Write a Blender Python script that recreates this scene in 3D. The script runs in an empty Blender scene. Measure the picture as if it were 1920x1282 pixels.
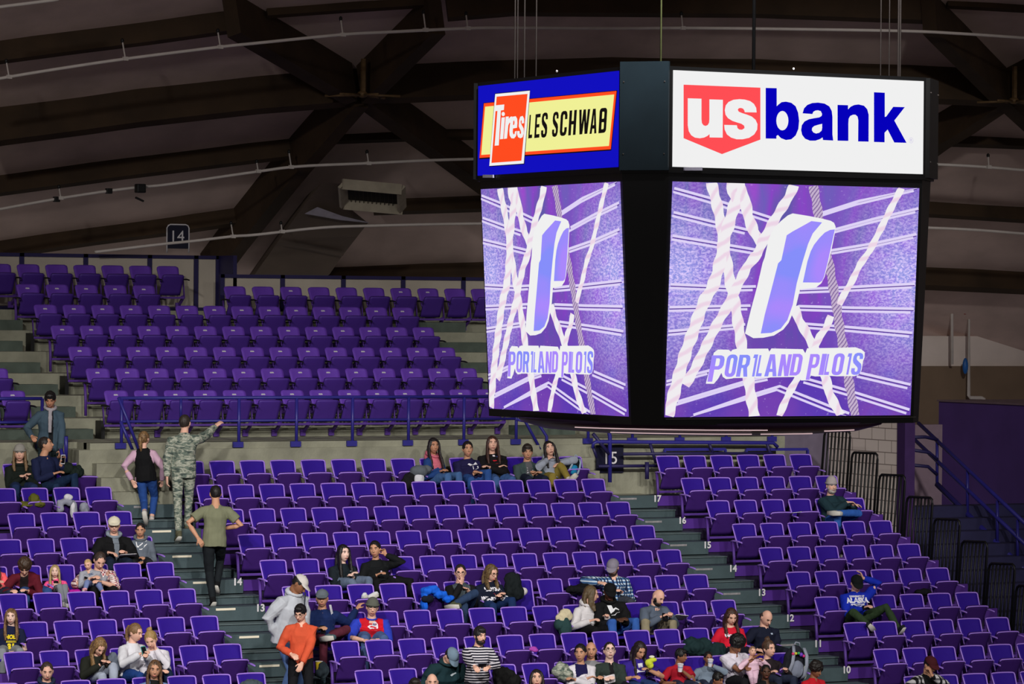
import bpy, bmesh, math, random
from mathutils import Vector, Matrix, noise
from mathutils.geometry import tessellate_polygon
from mathutils.bvhtree import BVHTree
random.seed(7)
SC = bpy.context.scene
COL = SC.collection
V = Vector
PI = math.pi

# ------------------------------------------------------------------ camera
F = 6797.46
CAM = V((-20.234032, -51.331708, 2.335351))
CR = V((0.89423409, -0.44753409, 0.00765693))
CU = V((-0.00298448, 0.0111446, 0.99993344))
CV = V((0.44758964, 0.89419742, -0.00863023))
cd = bpy.data.cameras.new('camera')
cd.sensor_width = 36.0
cd.lens = F / 1920 * 36
cd.clip_end = 500
co = bpy.data.objects.new('camera', cd)
M = Matrix((CR, CU, -CV)).transposed().to_4x4()
M.translation = CAM
co.matrix_world = M
COL.objects.link(co)
SC.camera = co

# ------------------------------------------------------------------ light
SC.view_settings.view_transform = 'Standard'
SC.view_settings.look = 'None'
SC.view_settings.exposure = 0.0
SC.view_settings.gamma = 1.0
SC.view_settings.use_curve_mapping = False
W = bpy.data.worlds.new('hall_air')
SC.world = W
W.use_nodes = True
W.node_tree.nodes['Background'].inputs[0].default_value = (0.95, 0.90, 0.88, 1)
W.node_tree.nodes['Background'].inputs[1].default_value = 0.14

def spot(name, loc, target, power, size=46, blend=0.9, color=(1, .97, .93)):
    l = bpy.data.lights.new(name, 'SPOT')
    l.energy = power; l.spot_size = math.radians(size); l.spot_blend = blend
    l.shadow_soft_size = 0.45; l.color = color
    o = bpy.data.objects.new(name, l)
    o.location = loc
    d = V(target) - V(loc)
    o.rotation_euler = d.to_track_quat('-Z', 'Y').to_euler()
    COL.objects.link(o)
for nm, lo, ta, pw, sz in (
    ('hall_spot', (-15, -27, 10.2), (-2.5, -6.5, -3.2), 13000, 44),
    ('hall_spot', (-6, -30, 10.6), (1.0, -6.5, -3.2), 13000, 44),
    ('hall_spot', (5, -30, 10.6), (5.5, -6.8, -3.2), 7600, 44),
    ('hall_spot', (17, -27, 10.2), (10.0, -6.5, -3.0), 2600, 44),
    ('hall_spot', (-13, -17, 9.4), (-1.5, 0.8, -0.2), 4300, 50),
    ('hall_spot', (2, -24, 9.6), (13.2, 5.0, .6), 10000, 26)):  # added lamp, unseen, to brighten the far block wall
    spot(nm, lo, ta, pw, sz)

# ------------------------------------------------------------------ helpers
def at(px, py, y=None, x=None, z=None):
    """the point of the place seen at a pixel, on the plane y=, x= or z="""
    ray = CV + CR * ((px - 960) / F) + CU * ((641 - py) / F)
    if y is not None: t = (y - CAM.y) / ray.y
    elif x is not None: t = (x - CAM.x) / ray.x
    else: t = (z - CAM.z) / ray.z
    return CAM + ray * t

def lin(c):
    return tuple(((v / 255) / 12.92 if v / 255 <= .04045 else ((v / 255 + .055) / 1.055) ** 2.4) for v in c) + (1,)

MATS = {}
def mat(name, rgb, rough=.6, var=.12, scale=6, bump=0, bscale=60, metal=0, spec=.35, rgb2=None):
    """plain surface with a little uneven colour and bump"""
    if name in MATS: return MATS[name]
    m = bpy.data.materials.new(name); m.use_nodes = True
    n = m.node_tree.nodes; l = m.node_tree.links
    b = n['Principled BSDF']
    b.inputs['Roughness'].default_value = rough
    b.inputs['Metallic'].default_value = metal
    b.inputs['Specular IOR Level'].default_value = spec
    tc = n.new('ShaderNodeTexCoord')
    nz = n.new('ShaderNodeTexNoise'); nz.inputs['Scale'].default_value = scale; nz.inputs['Detail'].default_value = 4
    l.new(tc.outputs['Object'], nz.inputs['Vector'])
    r = n.new('ShaderNodeValToRGB')
    c = lin(rgb); c2 = lin(rgb2) if rgb2 else None
    r.color_ramp.elements[0].position = .3; r.color_ramp.elements[1].position = .7
    r.color_ramp.elements[0].color = tuple(v * (1 - var) for v in c[:3]) + (1,)
    r.color_ramp.elements[1].color = c2 or tuple(min(1, v * (1 + var)) for v in c[:3]) + (1,)
    l.new(nz.outputs['Fac'], r.inputs['Fac']); l.new(r.outputs['Color'], b.inputs['Base Color'])
    if bump:
        nb = n.new('ShaderNodeTexNoise'); nb.inputs['Scale'].default_value = bscale
        l.new(tc.outputs['Object'], nb.inputs['Vector'])
        bp = n.new('ShaderNodeBump'); bp.inputs['Strength'].default_value = bump; bp.inputs['Distance'].default_value = .01
        l.new(nb.outputs['Fac'], bp.inputs['Height']); l.new(bp.outputs['Normal'], b.inputs['Normal'])
    MATS[name] = m
    return m

def glow(name, rgb, k=1.0):
    """something that gives off light: a lit sign or a screen"""
    if name in MATS: return MATS[name]
    m = bpy.data.materials.new(name); m.use_nodes = True
    n = m.node_tree.nodes; l = m.node_tree.links
    n.remove(n['Principled BSDF'])
    e = n.new('ShaderNodeEmission'); e.inputs[0].default_value = lin(rgb); e.inputs[1].default_value = k
    l.new(e.outputs[0], n['Material Output'].inputs[0])
    MATS[name] = m
    return m

def setp(o, label=None, cat=None, group=None, kind=None):
    if label: o['label'] = label
    if cat: o['category'] = cat
    if group: o['group'] = group
    if kind: o['kind'] = kind
    return o

def empty(name, loc, label=None, cat=None, group=None):
    o = bpy.data.objects.new(name, None); o.empty_display_size = .1
    o.location = loc; COL.objects.link(o)
    return setp(o, label, cat, group)

def mesh_from(bm, name, mats, smooth=False):
    me = bpy.data.meshes.new(name)
    bmesh.ops.recalc_face_normals(bm, faces=bm.faces[:])
    bm.to_mesh(me); bm.free()
    for m in (mats if isinstance(mats, (list, tuple)) else [mats]): me.materials.append(m)
    if smooth:
        for p in me.polygons: p.use_smooth = True
    return me

def link(name, me, parent=None, loc=None):
    o = bpy.data.objects.new(name, me); COL.objects.link(o)
    if parent is not None: o.parent = parent
    if loc is not None: o.location = loc
    return o

def obj(name, bm, mats, parent=None, loc=None, smooth=False):
    """bm in world coordinates; stored about the parent's (or its own) base point"""
    if parent is not None:
        bmesh.ops.translate(bm, verts=bm.verts[:], vec=-V(parent.location))
        return link(name, mesh_from(bm, name, mats, smooth), parent)
    if loc is not None:
        bmesh.ops.translate(bm, verts=bm.verts[:], vec=-V(loc))
    return link(name, mesh_from(bm, name, mats, smooth), None, loc)

def box(bm, lo, hi, mi=0, bev=0):
    lo, hi = V(lo), V(hi)
    vs = [bm.verts.new((x, y, z)) for x in (lo.x, hi.x) for y in (lo.y, hi.y) for z in (lo.z, hi.z)]
    fs = [bm.faces.new([vs[i] for i in q]) for q in ((0,1,3,2),(4,6,7,5),(0,4,5,1),(2,3,7,6),(0,2,6,4),(1,5,7,3))]
    for f in fs: f.material_index = mi
    if bev:
        es = list({e for f in fs for e in f.edges})
        r = bmesh.ops.bevel(bm, geom=es, offset=bev, segments=2, affect='EDGES', profile=.6)
        for f in r['faces']: f.material_index = mi
    return fs

def hexa(bm, p, mi=0):
    """solid between two quads p[0:4], p[4:8]"""
    vs = [bm.verts.new(q) for q in p]
    for q in ((0,1,2,3),(7,6,5,4),(0,4,5,1),(1,5,6,2),(2,6,7,3),(3,7,4,0)):
        bm.faces.new([vs[i] for i in q]).material_index = mi

def frame_of(t, hint):
    t = t.normalized()
    s = hint - t * hint.dot(t)
    if s.length < 1e-4:
        s = V((1, 0, 0)) - t * t.x
        if s.length < 1e-3: s = V((0, 1, 0)) - t * t.y
    s.normalize()
    return s, t.cross(s)

def loft(bm, pts, radii, hint=V((1, 0, 0)), n=12, mi=0, power=2.0):
    """closed tube through pts, elliptical sections (a along hint, b across)"""
    pts = [V(p) for p in pts]
    rings = []
    for i, p in enumerate(pts):
        t = pts[min(i + 1, len(pts) - 1)] - pts[max(i - 1, 0)]
        if t.length < 1e-6: t = V((0, 0, 1))
        s, u = frame_of(t, hint)
        r = radii[i]
        a, b = r if isinstance(r, (tuple, list)) else (r, r)
        ring = []
        for k in range(n):
            an = 2 * PI * k / n
            cx, sx = math.cos(an), math.sin(an)
            if power != 2.0:
                cx = math.copysign(abs(cx) ** (2 / power), cx); sx = math.copysign(abs(sx) ** (2 / power), sx)
            ring.append(bm.verts.new(p + s * a * cx + u * b * sx))
        rings.append(ring)
    for a, b in zip(rings, rings[1:]):
        for k in range(n):
            bm.faces.new((a[k], a[(k + 1) % n], b[(k + 1) % n], b[k])).material_index = mi
    bm.faces.new(rings[0][::-1]).material_index = mi
    bm.faces.new(rings[-1]).material_index = mi

def tube(bm, pts, r, n=8, mi=0):
    loft(bm, pts, [r] * len(pts), V((0.3, 0.2, 1)), n, mi)

def bar(bm, a, b, w, h, mi=0, up=V((0, 0, 1))):
    """rectangular bar from a to b"""
    a, b = V(a), V(b); t = (b - a).normalized()
    s = t.cross(up)
    if s.length < 1e-3: s = V((1, 0, 0))
    s.normalize(); u = s.cross(t)
    q = lambda c: [c + s * w / 2 + u * h / 2, c - s * w / 2 + u * h / 2, c - s * w / 2 - u * h / 2, c + s * w / 2 - u * h / 2]
    hexa(bm, q(a) + q(b), mi)

def ell(bm, c, r, rot=None, n=16, m=10, mi=0):
    c = V(c); rows = []
    R = rot or Matrix.Identity(3)
    for i in range(m + 1):
        th = PI * i / m
        row = []
        for k in range(n):
            ph = 2 * PI * k / n
            d = V((math.sin(th) * math.cos(ph) * r[0], math.sin(th) * math.sin(ph) * r[1], math.cos(th) * r[2]))
            row.append(c + R @ d)
        rows.append(row)
    top = bm.verts.new(rows[0][0]); bot = bm.verts.new(rows[-1][0])
    vr = [[bm.verts.new(p) for p in row] for row in rows[1:-1]]
    for k in range(n):
        bm.faces.new((top, vr[0][k], vr[0][(k + 1) % n])).material_index = mi
        bm.faces.new((bot, vr[-1][(k + 1) % n], vr[-1][k])).material_index = mi
    for a, b in zip(vr, vr[1:]):
        for k in range(n):
            bm.faces.new((a[k], b[k], b[(k + 1) % n], a[(k + 1) % n])).material_index = mi

def fill(bm, loops, mi=0):
    """flat polygon with holes, given as 3-D loops"""
    loops = [[V(p) for p in lp] for lp in loops]
    flat = [p for lp in loops for p in lp]
    vs = [bm.verts.new(p) for p in flat]
    for t in tessellate_polygon(loops):
        try: bm.faces.new([vs[i] for i in t]).material_index = mi
        except ValueError: pass

NUM = ('first','second','third','fourth','fifth','sixth','seventh','eighth','ninth','tenth','eleventh','twelfth','thirteenth','fourteenth','fifteenth')

# ------------------------------------------------------------------ the seating grid
D1, H1, Q1 = 0.8293, 0.3204, 0.0003
LX = [.018,.012,.013,.010,.001,-.007,-.014,-.021,-.017,-.033,-.025,-.002,.022,.034]
LR_ = [-.026,0,0,.013,.011,.013,.012,-.023,-.004,-.004]
BACK = 0.63
def seat_at(b, i, j):
    """top centre of a seat back: lower blocks A, L, R and the upper deck U"""
    if b == 'U':
        return V((-0.3333 + .5 * j, 7.3834 - .8407 * i, 3.0501 - .3425 * i + i * (i - 1) / 2 * .0021))
    zz = -i * H1 + i * (i - 1) / 2 * Q1
    if b == 'L':
        k = min(max(int(round(j)), 0), 13)
        return V((j * .5 - LX[k] - LR_[min(i, 9)], -i * D1, zz))
    ox, oy, oz, an = {'A': (-5.0935, .4842, -.032, .0119), 'R': (8.3177, .0974, -.014, -.0049)}[b]
    X = j * .5; Y = -i * D1
    return V((ox + X * math.cos(an) - Y * math.sin(an), oy + X * math.sin(an) + Y * math.cos(an), oz + zz))
def floor_of(b, i):
    return seat_at(b, i, 3).z - (.76 if b == 'U' else BACK)
# ------------------------------------------------------------------ materials of the hall
m_conc = mat('concrete', (138, 137, 120), .85, .22, 2.5, .5, 30)
m_concd = mat('worn_precast_step', (74, 84, 76), .8, .25, 3, .4, 30)
m_step = mat('grey_rubber_step', (66, 82, 86), .55, .12, 4, .2, 80)
m_tread = mat('dark_deck_plank', (34, 24, 52), .7, .15, 3)
m_riser = mat('purple_riser_paint', (82, 44, 138), .5, .1, 3)
m_blk = mat('black_steel', (14, 14, 15), .5, .1)
m_rail = mat('navy_blue_rail_paint', (44, 40, 126), .4, .1, 5)
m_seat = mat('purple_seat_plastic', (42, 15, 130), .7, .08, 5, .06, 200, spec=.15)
m_rim = mat('highlit_lavender_plastic', (160, 122, 222), .35, .06, 8)  # overhead highlight on the rolled seat edges put into lavender; armrests share it
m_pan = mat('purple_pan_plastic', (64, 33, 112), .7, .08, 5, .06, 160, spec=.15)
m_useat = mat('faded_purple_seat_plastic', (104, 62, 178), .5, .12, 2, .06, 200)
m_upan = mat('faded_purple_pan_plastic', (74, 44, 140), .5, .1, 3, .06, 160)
m_sup = mat('purple_bracket_paint', (84, 50, 138), .5, .1, 4)
m_white = mat('white_plastic', (226, 222, 226), .4, .05)
m_cream = mat('cream_panel', (184, 174, 160), .7, .08, 2, .2, 20)
m_navy = mat('navy_frame_paint', (36, 30, 78), .5, .1, 4)
m_panelblk = mat('navy_sign_face', (20, 20, 44), .4, .1)
m_deckw = mat('roof_deck_plank', (208, 184, 176), .8, .14, 1.2, .3, 8)
m_beam = mat('glulam_timber', (58, 42, 26), .75, .3, 1.6, .3, 14)
m_pipe = mat('white_painted_pipe', (205, 196, 190), .5, .06)
m_steel = mat('dull_steel', (120, 112, 110), .45, .1, metal=.6)

def block_mat():
    m = mat('painted_block_wall', (176, 162, 156), .8, .08, 3)
    n = m.node_tree.nodes; l = m.node_tree.links
    b = n['Principled BSDF']
    br = n.new('ShaderNodeTexBrick')
    mp = n.new('ShaderNodeMapping'); tc = n.new('ShaderNodeTexCoord')
    mp.inputs['Rotation'].default_value = (0, math.radians(90), math.radians(90))
    cb = n.new('ShaderNodeCombineXYZ'); sp = n.new('ShaderNodeSeparateXYZ')
    l.new(tc.outputs['Object'], sp.inputs[0])
    l.new(sp.outputs['Y'], cb.inputs['X']); l.new(sp.outputs['Z'], cb.inputs['Y'])
    br.inputs['Scale'].default_value = 1.0
    br.inputs['Brick Width'].default_value = .41; br.inputs['Row Height'].default_value = .203
    br.inputs['Mortar Size'].default_value = .008
    br.inputs['Color1'].default_value = lin((232, 218, 210)); br.inputs['Color2'].default_value = lin((224, 208, 200))
    br.inputs['Mortar'].default_value = lin((140, 126, 120))
    l.new(cb.outputs[0], br.inputs['Vector']); l.new(br.outputs['Color'], b.inputs['Base Color'])
    return m
m_block = block_mat()

def structure(name, bm, m, smooth=False):
    o = obj(name, bm, m, None, None, smooth)
    o['kind'] = 'structure'
    return o

# ------------------------------------------------------------------ lower terraces (three blocks) and their aisle steps
AX0, AX1, RX1 = -7.2, -1.30, 11.72
TF = lambda i: -i * D1 - .24
bm = bmesh.new()
for i in range(0, 12):
    z = floor_of('L', i); zn = floor_of('L', i + 1)
    box(bm, (AX0, TF(i), zn - .06), (RX1, (TF(i - 1) + .02) if i else 1.0, z))
    box(bm, (AX0, TF(i) - .022, z - .155), (RX1, TF(i) + .01, z + .004), 1)
structure('seating_terrace', bm, [m_tread, m_riser])
# the concrete landing at the head of the two aisles
bm = bmesh.new()
z0 = floor_of('L', 0)
box(bm, (-1.34, -.24, z0), (-.22, .40, z0 + .012)); box(bm, (6.78, -.24, z0), (7.99, .40, z0 + .012))
structure('floor', bm, m_conc)
bm = bmesh.new()
box(bm, (-40, -45, -8.1), (40, -9.9, -7.9))
structure('floor', bm, mat('court_boards', (150, 118, 84), .35, .12, 3))

def aisle(x0, x1):
    bm = bmesh.new()
    for i in range(0, 10):
        z = floor_of('L', i); zn = floor_of('L', i + 1); y = TF(i)
        box(bm, (x0, y - .045, z - .185), (x1, y + .22, z + .014), bev=.006)      # full step edge
        box(bm, (x0, y - .34, zn), (x1 + .16, y - .06, zn + .105), bev=.006)      # half step
        box(bm, (x0, y - .36, zn + .105), (x1 + .16, y - .05, zn + .122), 1)
    return structure('stairs', bm, [m_step, mat('worn_step_edge', (84, 98, 100), .5, .15)])
aisle(-1.33, -.24); aisle(6.78, 7.96)

# white strips and numbers on the step faces
def text_mesh(s, size, ext=0, shear=0, off=0, align='CENTER', spacing=1.0):
    c = bpy.data.curves.new('t', 'FONT'); c.body = s; c.size = size; c.extrude = ext; c.shear = shear; c.offset = off
    c.align_x = align; c.align_y = 'CENTER'; c.space_character = spacing
    c.resolution_u = 3
    o = bpy.data.objects.new('t', c); COL.objects.link(o)
    bpy.context.view_layer.update()
    me = bpy.data.meshes.new_from_object(o.evaluated_get(bpy.context.evaluated_depsgraph_get()))
    bpy.data.objects.remove(o); bpy.data.curves.remove(c)
    return me
def text_obj(name, s, size, loc, xdir, updir, m, parent=None, ext=.003, off=.0, shear=0, sx=1.0):
    me = text_mesh(s, size, ext, shear, off)
    x = V(xdir).normalized(); u = V(updir).normalized(); nrm = x.cross(u)
    R = Matrix((x * sx, u, nrm)).transposed()
    base = V(parent.location) if parent is not None else V(loc)
    me.transform(Matrix.Translation(V(loc) - base) @ R.to_4x4())
    me.materials.clear(); me.materials.append(m)
    return link(name, me, parent, None if parent is not None else loc)
for k, (n_, px, py) in enumerate(((17,1232,935),(16,1279,976),(15,1326,1022),(14,1374,1066),(13,1428,1111),(12,1481,1159),(11,1534,1207),(10,1587,1256))):
    y = TF(k) - .047
    p = at(px, py, y=y)
    o = text_obj('step_number', str(n_), .145, p, (1, 0, 0), (0, 0, 1), m_white, off=.004)
    setp(o, 'white number %d on the step face of the aisle beside the far block' % n_, 'number', 'row numbers on the steps of the far aisle')
for n_, px, py, i in ((14, 445, 1091, 3), (13, 488, 1140, 4)):
    y = TF(i) - .047
    o = text_obj('step_number', str(n_), .145, at(px, py, y=y), (1, 0, 0), (0, 0, 1), m_white, off=.004)
    setp(o, 'white number %d on the step face of the near aisle' % n_, 'number', 'row numbers on the steps of the near aisle')
m_strip = mat('ivory_strip', (232, 222, 200), .4, .05)
m_dstrip = mat('worn_strip', (140, 138, 140), .5, .2, 20)
strips = [(268, 950, 1, 0, 'dim'), (303, 996, 2, 0, ''), (341, 1043, 3, 0, ''), (380, 1092, 4, 0, ''), (423, 1142, 5, 0, ''), (467, 1194, 6, 0, ''), (505, 1248, 7, 0, ''),
          (1178, 935, 1, 1, 'dim'), (1225, 978, 2, 1, 'dim'), (1272, 1022, 3, 1, 'dim'), (1320, 1067, 4, 1, 'dim'), (1372, 1113, 5, 1, 'dim'), (1476, 1209, 7, 1, 'dim')]
for px, py, i, far, st in strips:
    y = TF(i - 1) - .046
    p = at(px, py, y=y); w = .15
    bm = bmesh.new(); box(bm, p - V((w, .008, .016)), p + V((w, 0, .016)), bev=.004)
    o = obj('step_strip', bm, m_dstrip if st else m_strip, None, p)
    setp(o, ('worn grey' if st else 'clean ivory') + ' strip on the %s step down of the %s aisle' % (NUM[i - 1], 'far' if far else 'near'), 'strip', 'strips on the aisle steps')

# ------------------------------------------------------------------ concrete front and terraces of the upper deck
XE = at(1455, 845, y=.4).x
UF = [floor_of('U', i) for i in range(8)]
XS0 = -1.42
bm = bmesh.new()
box(bm, (XS0, .40, -1.2), (XE, .62, .185))                  # wall behind the lower rows
box(bm, (-9, 1.0, -1.2), (XS0, 1.22, .185)); box(bm, (XS0 - .2, .40, -1.2), (XS0, 1.1, .185))
structure('wall_front', bm, m_conc)
bm = bmesh.new()
box(bm, (XS0, .47, .16), (XE, .75, .283)); box(bm, (-9, 1.05, .16), (XS0, 1.3, .283))
for i in range(6, -1, -1):
    ya = 7.3834 - .8407 * i + .08
    yb = (7.3834 - .8407 * (i + 1) + .08) if i < 6 else .62
    z = UF[i] if i < 6 else .283
    if i == 6:
        box(bm, (XS0, .62, -1.0), (XE + .3, ya, z)); box(bm, (-9, 1.22, -1.0), (XS0, ya, z))
    else: box(bm, (-9, yb, -1.0), (XE + .3, ya, z))
structure('upper_terrace', bm, m_conc)
# half steps in the two upper aisles
bm = bmesh.new()
for i in range(0, 6):
    ya = 7.3834 - .8407 * i + .08 - .8407; zn = UF[i + 1] if i < 5 else .283
    z = UF[i]
    xr = at(31 + 33 * max(0, i - 1), 600, y=ya).x
    box(bm, (-2.6, ya - .32, zn - .01), (xr, ya + .02, zn + (z - zn) * .5))
    box(bm, (6.62, ya - .32, zn - .01), (7.7, ya + .02, zn + (z - zn) * .5))
structure('stairs', bm, m_concd)
# stair from the upper walkway down to the lower seats, at each aisle head
bm = bmesh.new()
for k in range(3):
    zz = .19 - .205 * (k + 1)
    box(bm, (-1.41, .40 - .20 * (k + 1), z0 - .02), (-.32, .41, zz))
    if k < 2: box(bm, (6.62, .40 - .2 * (k + 1), z0 - .02), (7.05, .41, zz))
structure('stairs', bm, m_conc)

# wall and fence behind the top rows
def fence(y, top, posts, x0, x1, zb, label):
    root = empty('fence', (x0, y, zb), label, 'fence')
    zt = top
    b1 = bmesh.new(); box(b1, (x0, y, zb + .06), (x1, y + .03, zt - .05)); obj('infill_panel', b1, m_cream, root)
    b2 = bmesh.new(); box(b2, (x0, y - .03, zt - .06), (x1, y + .05, zt)); obj('top_rail', b2, m_navy, root)
    for px in posts:
        b3 = bmesh.new(); box(b3, (px - .04, y - .03, zb), (px + .04, y + .05, zt)); obj('post', b3, m_navy, root)
    b4 = bmesh.new(); box(b4, (x0, y - .025, zb), (x1, y + .045, zb + .06)); obj('bottom_rail', b4, m_navy, root)
    return root
YF = 7.95
zt = at(200, 476.5, y=YF).z
fence(YF, zt, [at(q, 500, y=YF).x for q in (40, 160, 280, 367, 408)] + [-1.8], -3.0, at(411, 500, y=YF).x, UF[0], 'cream panelled fence in a navy frame behind the topmost short row of seats')
YG = 7.25
zt2 = at(660, 517, y=YG).z
fence(YG, zt2, [at(q, 540, y=YG).x for q in (416, 529, 643, 755, 868)], at(413, 500, y=YG).x, 9.6, UF[1], 'lower cream fence in a navy frame behind the long row beside the scoreboard')
# side piece joining the two fence heights
bm = bmesh.new(); box(bm, (at(411, 500, y=YF).x - .02, YG, UF[1]), (at(411, 500, y=YF).x + .05, YF, zt))
structure('wall_step', bm, m_navy)

# ------------------------------------------------------------------ right-hand end: walls, purple box, soffit
YB = 8.4
zA, zB_, zC = at(1800, 630, y=YB).z, at(1800, 686, y=YB).z, at(1800, 747, y=YB).z
bm = bmesh.new(); box(bm, (10.5, YB, zB_), (40, YB + .3, zA)); structure('wall_back', bm, mat('pale_plaster', (228, 214, 206), .8, .06, 2, .2, 12))
bm = bmesh.new(); box(bm, (10.5, YB - .12, zC - 1.2), (40, YB + .3, zB_)); structure('wall_back', bm, mat('shaded_wall_brown', (122, 102, 84), .8, .1, 1.5))  # shade on the lower wall put into a brown colour
XP = 16.2
yfar = at(1760, 800, x=XP).y; ztp = at(1840, 756, x=XP).z
bm = bmesh.new(); box(bm, (XP, -14, -8), (XP + 6, yfar, ztp)); structure('wall_right', bm, mat('dark_purple_wall', (84, 58, 128), .7, .1, 1.5))
bm = bmesh.new(); box(bm, (XP - .03, -14, ztp), (XP + 6, yfar + .02, ztp + .03)); structure('trim_1', bm, mat('pale_cap', (120, 100, 110), .6, .1))
XW = 12.7
yn = at(1685, 850, x=XW).y
bm = bmesh.new(); box(bm, (XW, yn, -6), (XW + .25, 8.5, at(1640, 770, x=XW).z)); structure('wall_right', bm, m_block)
bm = bmesh.new(); p1 = at(1685, 850, x=XW)
xq = at(1705, 850, y=yn - .05).x
box(bm, (XW - .02, yn - .22, -6), (xq, yn + .02, at(1690, 770, x=XW).z)); structure('column', bm, mat('purple_column_paint', (58, 32, 84), .6, .1))
bm = bmesh.new(); box(bm, (XW + .2, yn + 4.0, -1.2), (XP + 1, yn + 4.2, at(1730, 796, y=yn + 4.0).z)); structure('wall_back', bm, mat('mauve_wall', (150, 128, 140), .8, .08))
# dark floor and stairs going down beside the bleacher end
bm = bmesh.new()
for k in range(26):
    yk = yn + 1.2 - .42 * k
    box(bm, (XW - .9 if yk < yn - .3 else XW + .26, yk - .44, -9), (XP, yk, -.95 - .19 * k + .0))
structure('stairs', bm, mat('dark_stair_paint', (40, 38, 74), .7, .12))
bm = bmesh.new(); box(bm, (XE, 2.2, -1.0), (XW, 2.4, 1.2)); structure('wall_recess', bm, mat('grey_mauve_wall', (110, 100, 118), .8, .08))

# guard panels on the end of the bleacher: black hoops with upright bars
XG = 11.80
for k in range(8):
    a = at(1547 + 51.4 * k, 806 + 41.6 * k, x=XG); b = at(1594 + 51.4 * k, 808.5 + 41.6 * k, x=XG)
    zb = a.z - 1.45
    root = empty('guard_rail', (XG, (a.y + b.y) / 2, zb), 'black upright-bar guard panel at the bleacher end, %s from the top' % NUM[k], 'guard rail', 'guard panels down the bleacher end')
    sl = .18
    ya, yb = a.y, b.y
    loop = [V((XG, ya + sl, zb)), V((XG, ya + .02, a.z - .10)), V((XG, ya - .01, a.z - .03)), V((XG, ya - .06, a.z)), V((XG, yb + .06, b.z)), V((XG, yb + .01, b.z - .03)), V((XG, yb, b.z - .10)), V((XG, yb + sl * .8, zb))]
    bm = bmesh.new(); tube(bm, loop, .021); obj('frame', bm, m_blk, root, smooth=True)
    bm = bmesh.new()
    for q in range(1, 7):
        yy = ya + (yb - ya) * q / 7
        tube(bm, [(XG, yy + sl * .9, zb), (XG, yy, a.z - .01)], .017, 6)
    obj('bars', bm, m_blk, root, smooth=True)

# blue stair rail running down at the right
XS = 14.6
root = empty('stair_railing', at(1830, 900, x=XS), 'blue pipe railing of the stairs along the dark purple wall', 'railing')
for k, ((xa, ya), (xb, yb)) in enumerate((((1722, 793), (1945, 1003)), ((1700, 810), (1940, 1037)), ((1757, 908), (1930, 1078)))):
    bm = bmesh.new(); tube(bm, [at(xa, ya, x=XS), at(xb, yb, x=XS)], .035 if k < 2 else .05); obj('rail', bm, m_rail, root, smooth=True)
for px, y0_, y1_ in ((1757, 822, 910), (1814, 882, 960), (1870, 938, 1020), (1908, 974, 1060)):
    bm = bmesh.new(); tube(bm, [at(px, y0_, x=XS), at(px, y1_, x=XS)], .028); obj('post', bm, m_rail, root, smooth=True)
XT = 14.0
root = empty('stair_railing', at(1720, 870, x=XT), 'dark double rail in the doorway beside the purple column', 'railing')
for pts in ([(1705, 842.5), (1742, 848), (1758, 862)], [(1704, 871), (1740, 874.5), (1757, 890)], [(1704, 820), (1735, 819), (1757, 824)]):
    bm = bmesh.new(); tube(bm, [at(a, b, y=yn + 1.0) for a, b in pts], .03); obj('rail', bm, m_navy, root, smooth=True)

# ------------------------------------------------------------------ railings of the upper deck front
YR = .50
def deck_rail(x0p, x1p, posts, label, group=None, YR=.50):
    zt = at(660, 744.5, y=YR).z; zl = at(660, 787, y=YR).z; zb = at(660, 836, y=YR).z
    xa, xb = at(x0p, 744, y=YR).x, at(x1p, 744, y=YR).x
    root = empty('deck_railing', ((xa + xb) / 2, YR, zb), label, 'railing', group)
    bm = bmesh.new(); tube(bm, [(xa, YR, zt), (xb, YR, zt)], .027); obj('top_rail', bm, m_rail, root, smooth=True)
    bm = bmesh.new(); tube(bm, [(xa + .05, YR, zl), (xb, YR, zl)], .022); obj('lower_rail', bm, m_rail, root, smooth=True)
    for px, full in posts:
        x = at(px, 790, y=YR).x
        if full:
            bm = bmesh.new(); tube(bm, [(x, YR, zb - .03), (x, YR, zt)], .026); obj('post', bm, m_rail, root, smooth=True)
            bm = bmesh.new(); box(bm, (x - .12, YR - .07, zb + .0), (x + .05, YR - .02, zb + .085)); obj('foot_plate', bm, m_rail, root)
        else:
            bm = bmesh.new(); tube(bm, [(x, YR, zl), (x, YR, zt)], .022); obj('post', bm, m_rail, root, smooth=True)
    return root, zt, zl, zb
root, zt_r, zl_r, zb_r = deck_rail(222, 968, [(228, 1), (339, 0), (448, 1), (556, 1), (661, 1), (766, 1), (870, 1), (968, 1)], 'long blue front railing of the upper deck between the two aisles')
for pts in ([(222, 745), (240, 790), (262, 848)], [(226, 790), (248, 842)], [(968, 786), (985, 790), (1013, 842)], [(998, 786), (1010, 795), (1025, 818), (1025, 905)]):
    bm = bmesh.new(); tube(bm, [at(a, b, y=YR - .03 * i - .02) for i, (a, b) in enumerate(pts)], .025); obj('stair_rail', bm, m_rail, root, smooth=True)
deck_rail(-60, 79, [(-40, 1), (79, 1)], 'short blue front railing of the upper deck beside the couple in dark coats', None, 1.08)
deck_rail(1103, 1448, [(1103, 1), (1186, 1), (1275, 1), (1362, 1), (1448, 1)], 'blue front railing of the upper deck under the hanging scoreboard')
root = empty('stair_railing', at(123, 860, y=.1), 'short purple handrail post beside the standing woman in the grey jacket', 'railing')
bm = bmesh.new(); tube(bm, [at(114, 842, y=.3), at(118, 858, y=.25), at(124, 866, y=.2), at(124, 818, y=.1)], .03); obj('rail', bm, m_rail, root, smooth=True)
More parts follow.
